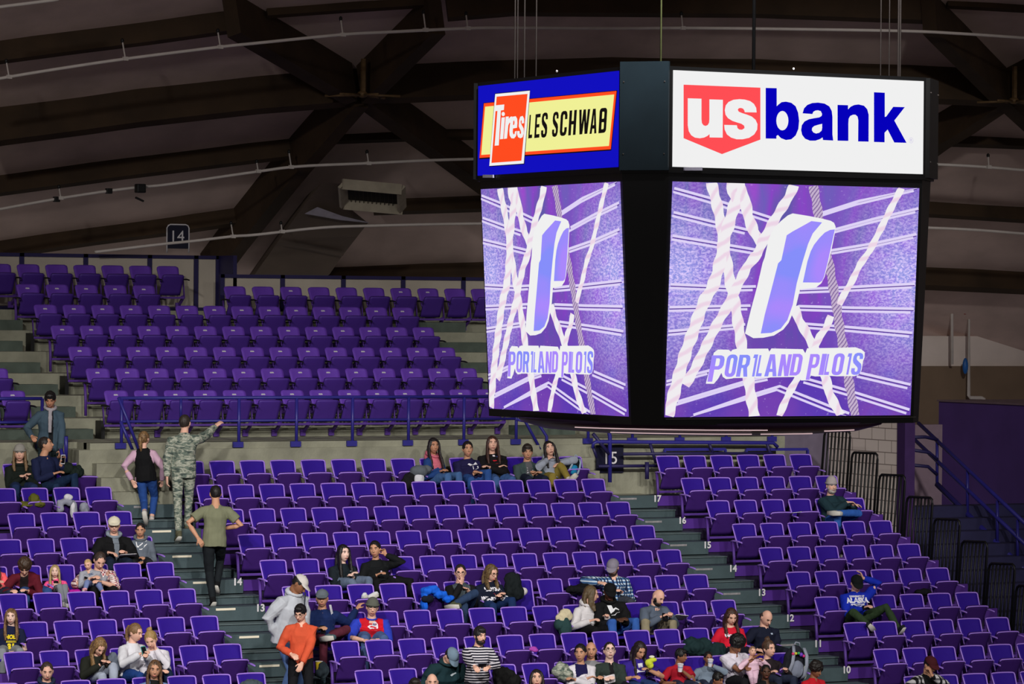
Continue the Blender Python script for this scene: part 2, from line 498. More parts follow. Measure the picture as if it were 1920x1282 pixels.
# rails round the head of the far aisle
YQ = .18
root = empty('aisle_railing', at(1290, 890, y=YQ), 'dark blue rails at the head of the far aisle in front of the number 15', 'railing')
for pts, r in (([(1112, 840), (1112, 831), (1118, 828), (1450, 830), (1458, 838)], .032), ([(1112, 838), (1119, 858)], .025), ([(1168, 851), (1300, 850), (1448, 850)], .026), ([(1122, 874), (1232, 873)], .026),
               ([(1134, 797), (1141, 806), (1143.5, 818), (1143.5, 904)], .034), ([(1112, 813), (1143, 852)], .03), ([(1219, 832), (1230, 868)], .026), ([(1330, 832), (1337, 850)], .026), ([(1438, 830), (1446, 858)], .026)):
    bm = bmesh.new(); tube(bm, [at(a, b, y=YQ) for a, b in pts], r); obj('rail', bm, m_rail if r > .03 else m_navy, root, smooth=True)
bm = bmesh.new(); tube(bm, [at(1213, 866, y=YQ - .1), at(1213, 898, y=YQ - .1)], .036); obj('post', bm, m_navy, root, smooth=True)
for xa, xb in ((1246, 1360), (1399, 1514)):
    root = empty('backrest_rail', at((xa + xb) / 2, 856, y=.25), 'blue rail frame standing behind the far block, %s' % ('nearer the aisle' if xa < 1300 else 'nearer the brick wall'), 'railing', 'rail frames behind the far block')
    bm = bmesh.new(); bar(bm, at(xa, 842.5, y=.25), at(xb, 842, y=.25), .03, .045); obj('rail', bm, m_rail, root)
    for q in (xa, xb):
        bm = bmesh.new(); bar(bm, at(q, 842, y=.25), at(q, 870, y=.25), .05, .03); obj('post', bm, m_rail, root)

# ------------------------------------------------------------------ section signs
p = [at(1118, 835, y=.36), at(1169, 834, y=.36), at(1169, 886, y=.36), at(1118, 886, y=.36)]
root = empty('section_sign', (p[2] + p[3]) / 2, 'dark navy wall sign with a white number 15', 'sign')
bm = bmesh.new(); hexa(bm, [q for q in p] + [q + V((0, .03, 0)) for q in p]); obj('sign_panel', bm, m_panelblk, root)
c = at(1144, 859.5, y=.355)
text_obj('number', '15', .285, c, (1, 0, 0), (0, 0, 1), m_white, root, .003, .0)
Y14 = YF
b0, b1 = at(313, 474, y=Y14), at(354, 474, y=Y14); t0 = at(313, 420.5, y=Y14)
root = empty('section_sign', ((b0 + b1) / 2), 'upright sign with a white number 14 in a white tube frame on the top fence', 'sign')
bm = bmesh.new()
w = (b1.x - b0.x)
tube(bm, [b0, (b0.x, Y14, t0.z - .06), (b0.x + .02, Y14, t0.z - .02), (b0.x + .06, Y14, t0.z), (b1.x - .06, Y14, t0.z), (b1.x - .02, Y14, t0.z - .02), (b1.x, Y14, t0.z - .06), b1], .013); obj('tube_frame', bm, m_white, root, smooth=True)
zq = at(333, 466, y=Y14).z
bm = bmesh.new(); box(bm, (b0.x + .01, Y14 - .006, zq), (b1.x - .01, Y14 + .006, t0.z - .015)); obj('sign_panel', bm, m_panelblk, root)
text_obj('number', '14', .285, at(332, 444, y=Y14 - .01), (1, 0, 0), (0, 0, 1), m_white, root, .002, .0)
# ------------------------------------------------------------------ seats
def shell(bm, prof, wt, wb, th, curve, rim, mt=0, mr=1, rad=.055, n=9):
    """moulded panel: prof = (y,z) top, (y,z) bottom; widths; a rolled edge round top and sides"""
    (yt, zt), (yb, zb) = prof
    d = V((0, yb - yt, zb - zt)); L = d.length; d.normalize()
    nr = V((0, d.z, -d.y))                      # towards the sitter / the front
    if nr.y > 0: nr = -nr
    rows = 8
    def pt(u, v, off):
        w = (wt + (wb - wt) * v) / 2
        s = v * L
        if s < rad:                             # rounded upper corners
            e = 1 - s / rad; w -= rad * (1 - math.sqrt(max(0, 1 - e * e)))
        crown = .012 * (1 - u * u) if v == 0 else 0
        return V((0, yt, zt)) + d * s + V((u * w, 0, crown)) + nr * (off + curve * (u * u))
    f = [[bm.verts.new(pt(-1 + 2 * k / (n - 1), (r / rows) ** 1.5, th / 2)) for k in range(n)] for r in range(rows + 1)]
    b = [[bm.verts.new(pt(-1 + 2 * k / (n - 1), (r / rows) ** 1.5, -th / 2)) for k in range(n)] for r in range(rows + 1)]
    for r in range(rows):
        for k in range(n - 1):
            bm.faces.new((f[r][k], f[r][k + 1], f[r + 1][k + 1], f[r + 1][k])).material_index = mt
            bm.faces.new((b[r][k], b[r + 1][k], b[r + 1][k + 1], b[r][k + 1])).material_index = mt
        for k in (0, n - 1):
            bm.faces.new((f[r][k], f[r + 1][k], b[r + 1][k], b[r][k])).material_index = mt
    for k in range(n - 1):
        bm.faces.new((f[0][k], b[0][k], b[0][k + 1], f[0][k + 1])).material_index = mt
        bm.faces.new((f[rows][k], f[rows][k + 1], b[rows][k + 1], b[rows][k])).material_index = mt
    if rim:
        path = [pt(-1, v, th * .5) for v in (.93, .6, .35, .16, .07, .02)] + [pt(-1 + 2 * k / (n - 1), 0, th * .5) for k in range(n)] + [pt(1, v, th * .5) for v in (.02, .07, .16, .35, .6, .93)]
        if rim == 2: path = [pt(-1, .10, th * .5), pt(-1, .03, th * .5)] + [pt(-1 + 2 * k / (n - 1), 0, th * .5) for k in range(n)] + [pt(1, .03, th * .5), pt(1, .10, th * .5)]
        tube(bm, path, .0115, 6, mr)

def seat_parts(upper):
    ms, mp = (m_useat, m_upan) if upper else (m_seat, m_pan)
    P = {}
    bt = .755 if upper else .795
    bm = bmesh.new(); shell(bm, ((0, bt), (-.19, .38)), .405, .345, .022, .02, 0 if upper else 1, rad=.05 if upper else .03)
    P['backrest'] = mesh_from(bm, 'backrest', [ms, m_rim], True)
    dz = -.02 if upper else 0
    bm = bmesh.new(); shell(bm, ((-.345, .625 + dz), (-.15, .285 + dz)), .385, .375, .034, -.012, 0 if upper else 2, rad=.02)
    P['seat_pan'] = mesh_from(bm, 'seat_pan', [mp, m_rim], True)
    bm = bmesh.new(); shell(bm, ((-.56, .365 + dz), (-.14, .345 + dz)), .385, .375, .034, 0, 0, rad=.04)
    P['seat_pan_open'] = mesh_from(bm, 'seat_pan', [ms, m_rim], True)
    def arm(x):
        bm = bmesh.new()
        loft(bm, [(x, -.10, .555), (x, -.16, .562), (x, -.32, .56), (x, -.41, .548), (x, -.435, .54)], [(.022, .012), (.026, .014), (.027, .013), (.02, .010), (.006, .005)], V((1, 0, 0)), 8, 0)
        loft(bm, [(x, -.13, .55), (x, -.17, .40), (x, -.19, .27)], [(.010, .03)] * 3, V((1, 0, 0)), 6, 1)
        bmesh.ops.translate(bm, verts=bm.verts[:], vec=(0, 0, dz))
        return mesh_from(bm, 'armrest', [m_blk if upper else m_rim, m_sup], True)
    P['armrest'] = arm(.25); P['armrest_end'] = arm(-.25)
    def sup(ends):
        bm = bmesh.new()
        box(bm, (-.25, -.205, .225 + dz), (.25, -.165, .262 + dz), bev=.006)
        for x in ends:
            bar(bm, (x, -.185, .25), (x, .05, .10), .035, .05)
            box(bm, (x - .06, .04, .03), (x + .03, .078, .14))
            bar(bm, (x * .8, -.185, .25), (x * .98, -.17, .20), .03, .03)
        return mesh_from(bm, 'support_bar', [m_sup])
    if upper: P['support_bar'] = sup((.25,))
    else:
        bm = bmesh.new()
        box(bm, (-.25, -.205, .225), (.25, -.165, .262), bev=.006)
        bar(bm, (.25, -.185, .17), (.25, -.185, .30), .032, .045); box(bm, (.205, -.225, .17), (.285, -.13, .185))
        P['support_bar'] = mesh_from(bm, 'support_bar', [m_sup])
    bm = bmesh.new()
    tube(bm, [(-.25, -.20, .02 if upper else .17), (-.25, -.19, .30), (-.25, -.15, .55)], .024, 6)
    P['end_post'] = mesh_from(bm, 'end_post', [m_sup], True)
    bm = bmesh.new(); box(bm, (-.30, -.20, -.02), (-.235, .05, .30))
    P['end_box'] = mesh_from(bm, 'end_post', [m_blk])
    bm = bmesh.new()
    n_ = V((0, -.89, -.45)).normalized()
    c = V((0, -.026, bt - .062)); x = V((1, 0, 0)); u = V((0, -.45, .89))
    q = lambda a, b, o: c + x * a + u * b + n_ * o
    ring = [(-.034, -.015), (-.027, -.022), (.027, -.022), (.034, -.015), (.034, .015), (.027, .022), (-.027, .022), (-.034, .015)]
    f0 = [bm.verts.new(q(a, b, .019)) for a, b in ring]; f1 = [bm.verts.new(q(a, b, .0)) for a, b in ring]
    bm.faces.new(f0); bm.faces.new(f1[::-1])
    for k in range(8): bm.faces.new((f0[k], f1[k], f1[(k + 1) % 8], f0[(k + 1) % 8]))
    for a, b in ((-.006, .007), (.008, .007)):
        vs = [bm.verts.new(q(a + s * .004, t * .008, .0202)) for s, t in ((-1, -1), (1, -1), (1, 1), (-1, 1))]
        bm.faces.new(vs).material_index = 1
    P['number_plate'] = mesh_from(bm, 'number_plate', [m_white, mat('grey_plate_mark', (120, 116, 126), .5)])
    if not upper:
        for me in P.values(): me.transform(Matrix.Translation((0, 0, BACK - .80)))
    return P
SP = {False: seat_parts(False), True: seat_parts(True)}

def put_seat(block, i, pos, rot, label, group, open_=False, first=False, plate=False, end=None):
    up = block == 'U'
    P = SP[up]
    base = V((pos.x, pos.y, pos.z - (.76 if up else BACK)))
    root = empty('arena_seat', base, label, 'seat', group)
    root.rotation_euler = (0, 0, rot)
    def part(n, key): link(n, P[key], root)
    part('backrest', 'backrest'); part('seat_pan', 'seat_pan_open' if open_ else 'seat_pan')
    part('armrest', 'armrest'); part('support_bar', 'support_bar')
    if first: part('armrest', 'armrest_end')
    if end == 'post': part('end_post', 'end_post')
    if end == 'box': part('end_post', 'end_box')
    if plate: part('number_plate', 'number_plate')
    return root

OCC = {('A',0,5),('A',0,6),('A',3,6),('A',3,7),('A',4,2),('A',4,3),('A',4,4),('A',4,5),('A',6,1),('A',7,3),('A',7,4),('A',7,5),('A',8,1),('A',8,4),
       ('L',6,0),('L',6,1),('L',4,2),('L',4,3),('L',5,5),('L',5,6),('L',8,2),('L',5,10),('L',6,8),('L',6,9),('L',6,10),('L',0,8),('L',0,9),('L',0,10),('L',0,11),('L',0,12),
       ('L',8,6),('L',8,7),('L',8,8),('L',8,9),('L',8,10),('L',8,11),('L',7,12),('L',7,13),('L',8,12),('R',2,4),('R',6,1),('R',9,0),('L',5,7)}
BN = {'A': ('block below the grey beanie', 'climbed aisle'), 'L': ('block between both aisles', 'climbed aisle'), 'R': ('block beside the guard rails', 'empty aisle')}
for b, rows, cols in (('A', 9, 8), ('L', 9, 14), ('R', 10, 6)):
    for i in range(rows):
        vis = []
        for j in range(cols):
            s = seat_at(b, i, j)
            d = s - CAM; z = d.dot(CV)
            px = 960 + F * d.dot(CR) / z
            if px < -22 or px > 1945: continue
            if b == 'R' and i == 9 and j == 5: continue
            vis.append((j, s))
        for j, s in vis:
            fromaisle = (cols - j) if b == 'A' else (j + 1)
            occ = (b, i, j) in OCC
            lab = ('lowered' if occ else 'folded') + ' purple seat, %s from %s, %s row down, %s' % (NUM[fromaisle - 1], BN[b][1], NUM[i], BN[b][0])
            put_seat(b, i, s, {'A': .0119, 'L': 0, 'R': -.0049}[b], lab, 'purple seats of the ' + BN[b][0], occ, first=(j == 0 and b != 'A'), end='post' if (j == 0 and b != 'A') else None)
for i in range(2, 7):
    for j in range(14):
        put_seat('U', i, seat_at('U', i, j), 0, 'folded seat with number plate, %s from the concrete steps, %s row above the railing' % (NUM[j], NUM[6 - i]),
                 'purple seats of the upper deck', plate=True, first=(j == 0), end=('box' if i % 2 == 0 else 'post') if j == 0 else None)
for j in range(7):
    s = seat_at('U', 0, 0); s = V((-.556 + .4225 * 0 + (j) * .5 + .0, s.y, s.z))
    s.x = -.056 + .5055 * (j - 1)
    put_seat('U', 0, s, 0, 'dim folded purple seat, %s in the short top row under the 14 sign' % NUM[j], 'purple seats of the topmost short row', plate=False, first=(j == 0))
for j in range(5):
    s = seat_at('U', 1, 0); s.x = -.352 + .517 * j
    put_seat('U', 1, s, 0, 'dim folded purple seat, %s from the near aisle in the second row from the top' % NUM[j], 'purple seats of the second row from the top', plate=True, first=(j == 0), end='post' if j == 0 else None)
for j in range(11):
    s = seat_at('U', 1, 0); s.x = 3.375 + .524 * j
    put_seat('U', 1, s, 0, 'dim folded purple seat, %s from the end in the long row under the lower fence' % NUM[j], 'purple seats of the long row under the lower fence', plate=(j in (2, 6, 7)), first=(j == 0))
for i, px, py in ((5, -10, 691), (6, 22, 732), (6, -38, 732)):
    s = seat_at('U', i, 0); s.x = at(px, py, y=s.y).x
    put_seat('U', i, s, 0, 'folded purple seat across the upper steps, %s' % ('a row above the railing' if i == 5 else ('beside the aisle, behind the railing' if px > 0 else 'second from the aisle, behind the railing')), 'purple seats across the near upper aisle', plate=True, first=True)

# ------------------------------------------------------------------ scoreboard
SCX = .5
sb_c = V((-3.7717, -22.3295, 0)); sb_z = 2.335351 + SCX * (6.4972 - 2.335351); sa = .0287
hd, aw, ah, vw, vh, vz, vt, vb = [q * SCX for q in (3.3046, 5.2034, 1.6615, 5.124, 4.0713, 1.9131, .0513, .2718)]
nR = V((math.sin(sa), -math.cos(sa), 0)); tR = V((math.cos(sa), math.sin(sa), 0))
nL = V((-math.cos(sa), -math.sin(sa), 0)); tL = V((math.sin(sa), -math.cos(sa), 0))
UPV = V((0, 0, 1))
def face_pt(n, t, s, z, off): return V((sb_c.x, sb_c.y, 0)) + n * (hd - off) + t * s + UPV * z
def ad_quad(n, t, o=0):
    zt, zb = sb_z, sb_z - ah
    return [face_pt(n, t, -aw / 2, zt, -o), face_pt(n, t, aw / 2, zt, -o), face_pt(n, t, aw / 2, zb, -o), face_pt(n, t, -aw / 2, zb, -o)]
def vid_quad(n, t, o=0):
    zt, zb = sb_z - vz, sb_z - vz - vh
    return [face_pt(n, t, -vw / 2, zt, vt - o), face_pt(n, t, vw / 2, zt, vt - o), face_pt(n, t, vw / 2, zb, vb - o), face_pt(n, t, -vw / 2, zb, vb - o)]
def on_quad(q, px, py):
    """where the ray of a pixel meets the plane of a quad"""
    n = (q[1] - q[0]).cross(q[3] - q[0]).normalized()
    ray = CV + CR * ((px - 960) / F) + CU * ((641 - py) / F)
    return CAM + ray * ((q[0] - CAM).dot(n) / ray.dot(n))
def uv_of(q, p):
    e1 = q[1] - q[0]; e2 = q[3] - q[0]; d = p - q[0]
    return d.dot(e1) / e1.length_squared, d.dot(e2) / e2.length_squared

sb_base = V((sb_c.x, sb_c.y, sb_z - vz - vh - .25))
SB = empty('scoreboard', sb_base, 'hanging four-sided scoreboard with advertising panels above video screens', 'scoreboard')
m_sbk = mat('scoreboard_black', (15, 15, 17), .45, .1)
m_slate = mat('scoreboard_slate_panel', (34, 50, 60), .5, .12, 3)
zt_, zm, zb_ = sb_z + .035, sb_z - vz + .055, sb_z - vz - vh - .07
def octo(off, hw, z):
    """corner ring of an eight-sided plan: four faces with half width hw and four chamfers"""
    out = []
    for n, t in ((nR, tR), (-nL, -tL), (-nR, -tR), (nL, tL)):
        for s in (-1, 1): out.append(face_pt(n, t, s * hw, z, off))
    return out
bm = bmesh.new()
def rings(bm, rr, mi=0):
    vv = [[bm.verts.new(p) for p in r] for r in rr]
    for a, b in zip(vv, vv[1:]):
        for k in range(8): bm.faces.new((a[k], a[(k + 1) % 8], b[(k + 1) % 8], b[k])).material_index = mi
    bm.faces.new(vv[0]).material_index = mi; bm.faces.new(vv[-1][::-1]).material_index = mi
rings(bm, [octo(.012, aw / 2 + .035, zt_), octo(.012, aw / 2 + .035, zm + .02)])
obj('upper_housing', bm, m_sbk, SB)
bm = bmesh.new(); rings(bm, [octo(vt + .012, vw / 2 + .04, zm + .02), octo(vb + .014, vw / 2 + .04, zb_)])
obj('lower_housing', bm, m_sbk, SB)
# slate corner panels, standing a little proud and taller
o1 = octo(.0, aw / 2 + .045, 0)
for a, b in ((1, 2), (7, 0), (3, 4), (5, 6)):
    pa, pb = o1[a], o1[b]
    nn = ((pa + pb) / 2 - V((sb_c.x, sb_c.y, 0))).normalized() * .02
    bm = bmesh.new()
    hexa(bm, [pa + nn + UPV * (sb_z + .075), pb + nn + UPV * (sb_z + .075), pb + nn + UPV * (zm + .04), pa + nn + UPV * (zm + .04),
              pa - nn + UPV * (sb_z + .075), pb - nn + UPV * (sb_z + .075), pb - nn + UPV * (zm + .04), pa - nn + UPV * (zm + .04)])
    if a != 7:
        for v in bm.verts:
            if v.co.z > sb_z: v.co.z = sb_z + .03
    c_ = obj('corner_panel', bm, m_slate if a == 7 else m_sbk, SB)
    bm = bmesh.new()
    for s in (.08, .92):
        for z in (sb_z - .10, zm + .18):
            ell(bm, pa.lerp(pb, s) + nn * 1.15 + UPV * z, (.007, .007, .007), None, 6, 4)
    obj('bolt', bm, m_steel, c_ if False else SB)

# glyphs of the condensed lettering: outline first, then holes, in a unit box
def rr(x0, y0, x1, y1, r, ry=None, n=4):
    ry = ry or r; out = []
    for cx, cy, a0 in ((x1 - r, y1 - ry, 0), (x0 + r, y1 - ry, 90), (x0 + r, y0 + ry, 180), (x1 - r, y0 + ry, 270)):
        for k in range(n + 1):
            a = math.radians(a0 + 90 * k / n); out.append((cx + r * math.cos(a), cy + ry * math.sin(a)))
    return out
T_, Q_ = .36, .15
GL = {
 'L': [[(0,0),(1,0),(1,Q_),(T_,Q_),(T_,1),(0,1)]],
 'E': [[(0,0),(1,0),(1,Q_),(T_,Q_),(T_,.43),(.88,.43),(.88,.57),(T_,.57),(T_,1-Q_),(1,1-Q_),(1,1),(0,1)]],
 'H': [[(0,0),(T_,0),(T_,.43),(1-T_,.43),(1-T_,0),(1,0),(1,1),(1-T_,1),(1-T_,.57),(T_,.57),(T_,1),(0,1)]],
 'W': [[(.14,0),(.40,0),(.50,.55),(.60,0),(.86,0),(1.0,1),(.78,1),(.72,.42),(.61,1),(.39,1),(.28,.42),(.22,1),(0,1)]],
 'A': [[(0,0),(.32,0),(.37,.2),(.63,.2),(.68,0),(1,0),(.70,1),(.30,1)],[(.41,.34),(.50,.76),(.59,.34)]],
 'B': [rr(0,0,1,1,.3,.14)[0:10]+[(0,1),(0,0)]+rr(0,0,1,1,.3,.14)[15:20],[(T_,Q_),(.62,Q_),(.66,.2),(.66,.38),(.62,.43),(T_,.43)],[(T_,.57),(.6,.57),(.64,.62),(.64,.8),(.6,.85),(T_,.85)]],
 'P': [[(0,-.22),(T_,-.22),(T_,.34),(.7,.34),(.9,.42),(1,.55),(1,.8),(.92,.94),(.72,1),(0,1)],[(T_,.5),(.58,.5),(.66,.56),(.66,.8),(.58,.86),(T_,.86)]],
 'O': [rr(0,0,1,1,.42,.2), rr(T_,.15,1-T_,.85,.14,.1)],
 'D': [[(0,0),(.66,0),(.9,.08),(1,.2),(1,.8),(.9,.92),(.66,1),(0,1)],[(T_,.15),(.58,.15),(.64,.22),(.64,.78),(.58,.85),(T_,.85)]],
 'R': [[(0,0),(T_,0),(T_,.4),(.5,.4),(.66,0),(1,0),(.84,.42),(1,.56),(1,.82),(.92,.94),(.72,1),(0,1)],[(T_,.54),(.58,.54),(.66,.6),(.66,.8),(.58,.87),(T_,.87)]],
 'T': [[(.32,0),(.68,0),(.68,1),(.1,1),(.0,.84),(.32,.84)]],
 'I': [[(.1,0),(.9,0),(.9,1),(.1,1)]],
 'N': [[(0,0),(.34,0),(.34,.52),(.62,0),(1,0),(1,1),(.66,1),(.66,.46),(.38,1),(0,1)]],
 'S': [[(0,.3),(0,.16),(.12,.04),(.34,0),(.66,0),(.88,.05),(1,.18),(1,.38),(.9,.5),(.42,.68),(.36,.74),(.36,.82),(.44,.87),(.58,.87),(.65,.82),(.65,.72),(1,.72),(1,.84),(.9,.95),(.68,1),(.34,1),(.1,.95),(0,.82),(0,.66),(.1,.54),(.58,.34),(.64,.28),(.64,.19),(.56,.14),(.44,.14),(.36,.19),(.36,.3)]],
 'C': [[(.36,.2),(.36,.8),(.43,.86),(.57,.86),(.64,.8),(.64,.66),(1,.66),(1,.82),(.9,.95),(.68,1),(.32,1),(.1,.95),(0,.82),(0,.18),(.1,.05),(.32,0),(.68,0),(.9,.05),(1,.18),(1,.34),(.64,.34),(.64,.2),(.57,.14),(.43,.14)]],
}
def glyph(ch, bl, br_, tl, tr):
    """unit glyph mapped on a pixel quad"""
    out = []
    for lp in GL[ch]:
        o = []
        for u, v in lp:
            bx = bl[0] + (br_[0] - bl[0]) * u, bl[1] + (br_[1] - bl[1]) * u
            tx = tl[0] + (tr[0] - tl[0]) * u, tl[1] + (tr[1] - tl[1]) * u
            o.append((bx[0] + (tx[0] - bx[0]) * v, bx[1] + (tx[1] - bx[1]) * v))
        out.append(o)
    return out
def el_loop(cx, cy, rx, ry, n=20): return [(cx + rx * math.cos(2 * PI * k / n), cy + ry * math.sin(2 * PI * k / n)) for k in range(n)]

# left-hand advertisement
g_blue = glow('sign_blue', (18, 16, 190)); g_yel = glow('sign_yellow', (240, 240, 150)); g_org = glow('sign_orange_red', (255, 76, 32)); g_wht = glow('sign_white', (240, 240, 240))
g_ink = mat('sign_black_ink', (34, 22, 26), .5); g_usr = glow('sign_us_red', (255, 78, 84)); g_usb = glow('sign_us_blue', (6, 0, 186))
def sign(name, quad, n, layers, parent, frame=True):
    bm = bmesh.new(); mats = []
    hexa(bm, [p for p in quad] + [p - n * .02 for p in quad]); mats.append(layers[0])
    for k, (m, polys) in enumerate(layers[1]):
        if m not in mats: mats.append(m)
        mi = mats.index(m); o = n * (.0012 * (k + 1))
        for loops in polys:
            fill(bm, [[on_quad(quad, a, b) + o for a, b in lp] for lp in loops], mi)
    return obj(name, bm, mats, parent)
c1 = lambda pts: [(880 + x / 4.8, 110 + y / 4.8) for x, y in pts]
ts = []
ts.append([c1([(243,420),(322,412),(318,462),(291,466),(272,780),(235,783),(260,470),(240,473)])])
ts.append([c1([(297,530),(328,527),(312,722),(283,725)])]); ts.append([c1(el_loop(312,498,15,19))])
ts.append([c1([(335,522),(363,520),(361,542),(378,522),(394,520),(389,574),(368,578),(358,600),(346,718),(318,722)])])
ts.append([c1([(372,600),(380,550),(398,522),(425,518),(438,540),(440,580),(436,622),(400,628),(398,660),(404,682),(414,678),(418,655),(434,650),(428,695),(410,718),(385,716),(370,690),(367,650)]), c1([(403,560),(412,556),(414,578),(410,596),(401,597)])])
ts.append([c1([(455,555),(466,522),(488,515),(500,540),(500,580),(478,584),(479,560),(474,552),(469,562),(470,580),(496,628),(497,672),(486,708),(466,716),(446,706),(437,680),(438,652),(459,650),(461,674),(467,680),(473,668),(470,648),(452,610)])])
lt = []
for ch, x0, x1, yb0, yt0 in (('L',538,580,718,503),('E',592,646,715,497),('S',651,713,713,485),('S',750,810,706,478),('C',820,890,698,470),('H',898,972,692,463),('W',985,1092,684,456),('A',1090,1160,678,450),('B',1170,1246,672,443)):
    sl = 13; x1 += 5
    lt.append([c1(l) for l in glyph(ch, (x0, yb0), (x1 - sl, yb0 - (x1 - x0) * .09), (x0 + sl, yt0 + 4), (x1, yt0 - 3))])
quad = ad_quad(nL, tL)
panelL = sign('advertising_panel', quad, nL, (g_blue, [
    (g_ink, [[c1([(128,398),(1333,284),(1279,826),(91,905)])]]),
    (g_org, [[c1([(133,402),(1327,290),(1275,815),(93,893)])]]),
    (g_yel, [[c1([(145,432),(1307,322),(1260,785),(110,866)])]]),
    (g_ink, [[c1([(234,312),(552,282),(500,950),(183,972)])]]),
    (g_wht, [[c1([(238,318),(550,288),(495,943),(185,965)])]]),
    (g_org, [[c1([(252,342),(530,317),(475,918),(205,938)])]]),
    (g_wht, ts), (g_ink, lt)]), SB)
panelL['label'] = 'blue lit advertising panel with yellow band and orange tag'
c2 = lambda pts: [(1240 + x / 4.932, 110 + y / 4.932) for x, y in pts]
c3 = lambda pts: [(1500 + x / 4.932, 110 + y / 4.932) for x, y in pts]
u_ = [c2([(243,366),(370,370),(370,560),(374,595),(388,615),(408,622),(428,613),(440,592),(443,560),(443,376),(568,380),(566,730),(445,728),(445,697),(425,714),(395,729),(355,736),(310,730),(275,708),(252,670),(243,615)])]
s_ = [c2([(880,497),(876,455),(855,418),(820,392),(770,378),(720,374),(665,380),(620,400),(594,432),(585,475),(592,518),(615,550),(655,575),(700,590),(740,602),(765,620),(768,642),(745,657),(720,655),(703,642),(697,615),(580,612),(584,655),(605,700),(645,730),(695,745),(750,745),(810,732),(858,700),(885,655),(888,605),(870,565),(835,535),(790,517),(745,503),(715,490),(705,472),(715,458),(735,455),(755,462),(766,478),(770,495)])]
b_ = [c2([(963,270),(1065,273),(1065,440),(1080,425),(1110,402),(1150,397),(1200,408),(1240,440),(1263,500),(1272,575),(1265,650),(1240,710),(1200,745),(1150,752),(1105,735),(1075,705),(1062,715),(1062,740),(963,738)]), c2(el_loop(1117,573,56,90))]
a_ = [c3([(22,505),(35,460),(65,428),(110,410),(165,406),(225,415),(270,442),(292,485),(298,540),(298,700),(305,757),(210,752),(207,728),(180,745),(140,758),(90,758),(45,740),(18,705),(8,660),(15,615),(40,580),(80,560),(130,550),(175,543),(198,530),(202,510),(190,485),(165,477),(140,480),(120,492),(113,512)]), c3([(203,602),(170,610),(130,622),(110,640),(108,662),(122,683),(148,692),(175,685),(198,665),(203,640)])]
n2 = [c3([(345,427),(442,430),(442,470),(465,445),(500,428),(540,423),(590,435),(620,468),(633,520),(632,767),(535,765),(537,570),(530,535),(510,518),(488,518),(462,530),(448,555),(445,600),(445,760),(345,758)])]
k_ = [c3([(682,310),(782,315),(782,538),(795,535),(860,445),(967,448),(870,572),(983,778),(870,775),(808,655),(780,685),(780,773),(682,770)])]
reg = [c3(el_loop(1025,755,20,27)), c3(el_loop(1025,755,17,23))]
regr = [c3([(1017,768),(1017,742),(1029,742),(1032,749),(1028,755),(1034,768),(1029,768),(1023,757),(1021,757),(1021,768)])]
quad = ad_quad(nR, tR)
panelR = sign('advertising_panel', quad, nR, (g_wht, [(g_usr, [[c2([(205,240),(915,268),(915,748),(560,882),(205,735)])]]), (g_wht, [u_, s_]), (g_usb, [b_, a_, n2, k_]), (glow('sign_faint_lavender', (212, 206, 232)), [reg, regr])]), SB)
panelR['label'] = 'white lit advertising panel with a red shield and blue lettering'
# little maker's tabs under the panels
for q, a, b in ((ad_quad(nL, tL, .01), (905, 327.5), (924, 333)), (ad_quad(nR, tR, .01), (1284, 313.5), (1317, 319.5))):
    bm = bmesh.new(); P4 = [on_quad(q, *p) for p in ((a[0], a[1]), (b[0], a[1]), (b[0], b[1]), (a[0], b[1]))]
    nn = (P4[1] - P4[0]).cross(P4[3] - P4[0]).normalized()
    hexa(bm, P4 + [p + nn * .02 for p in P4]); obj('name_tab', bm, mat('silver_tab', (190, 188, 210), .4), SB)

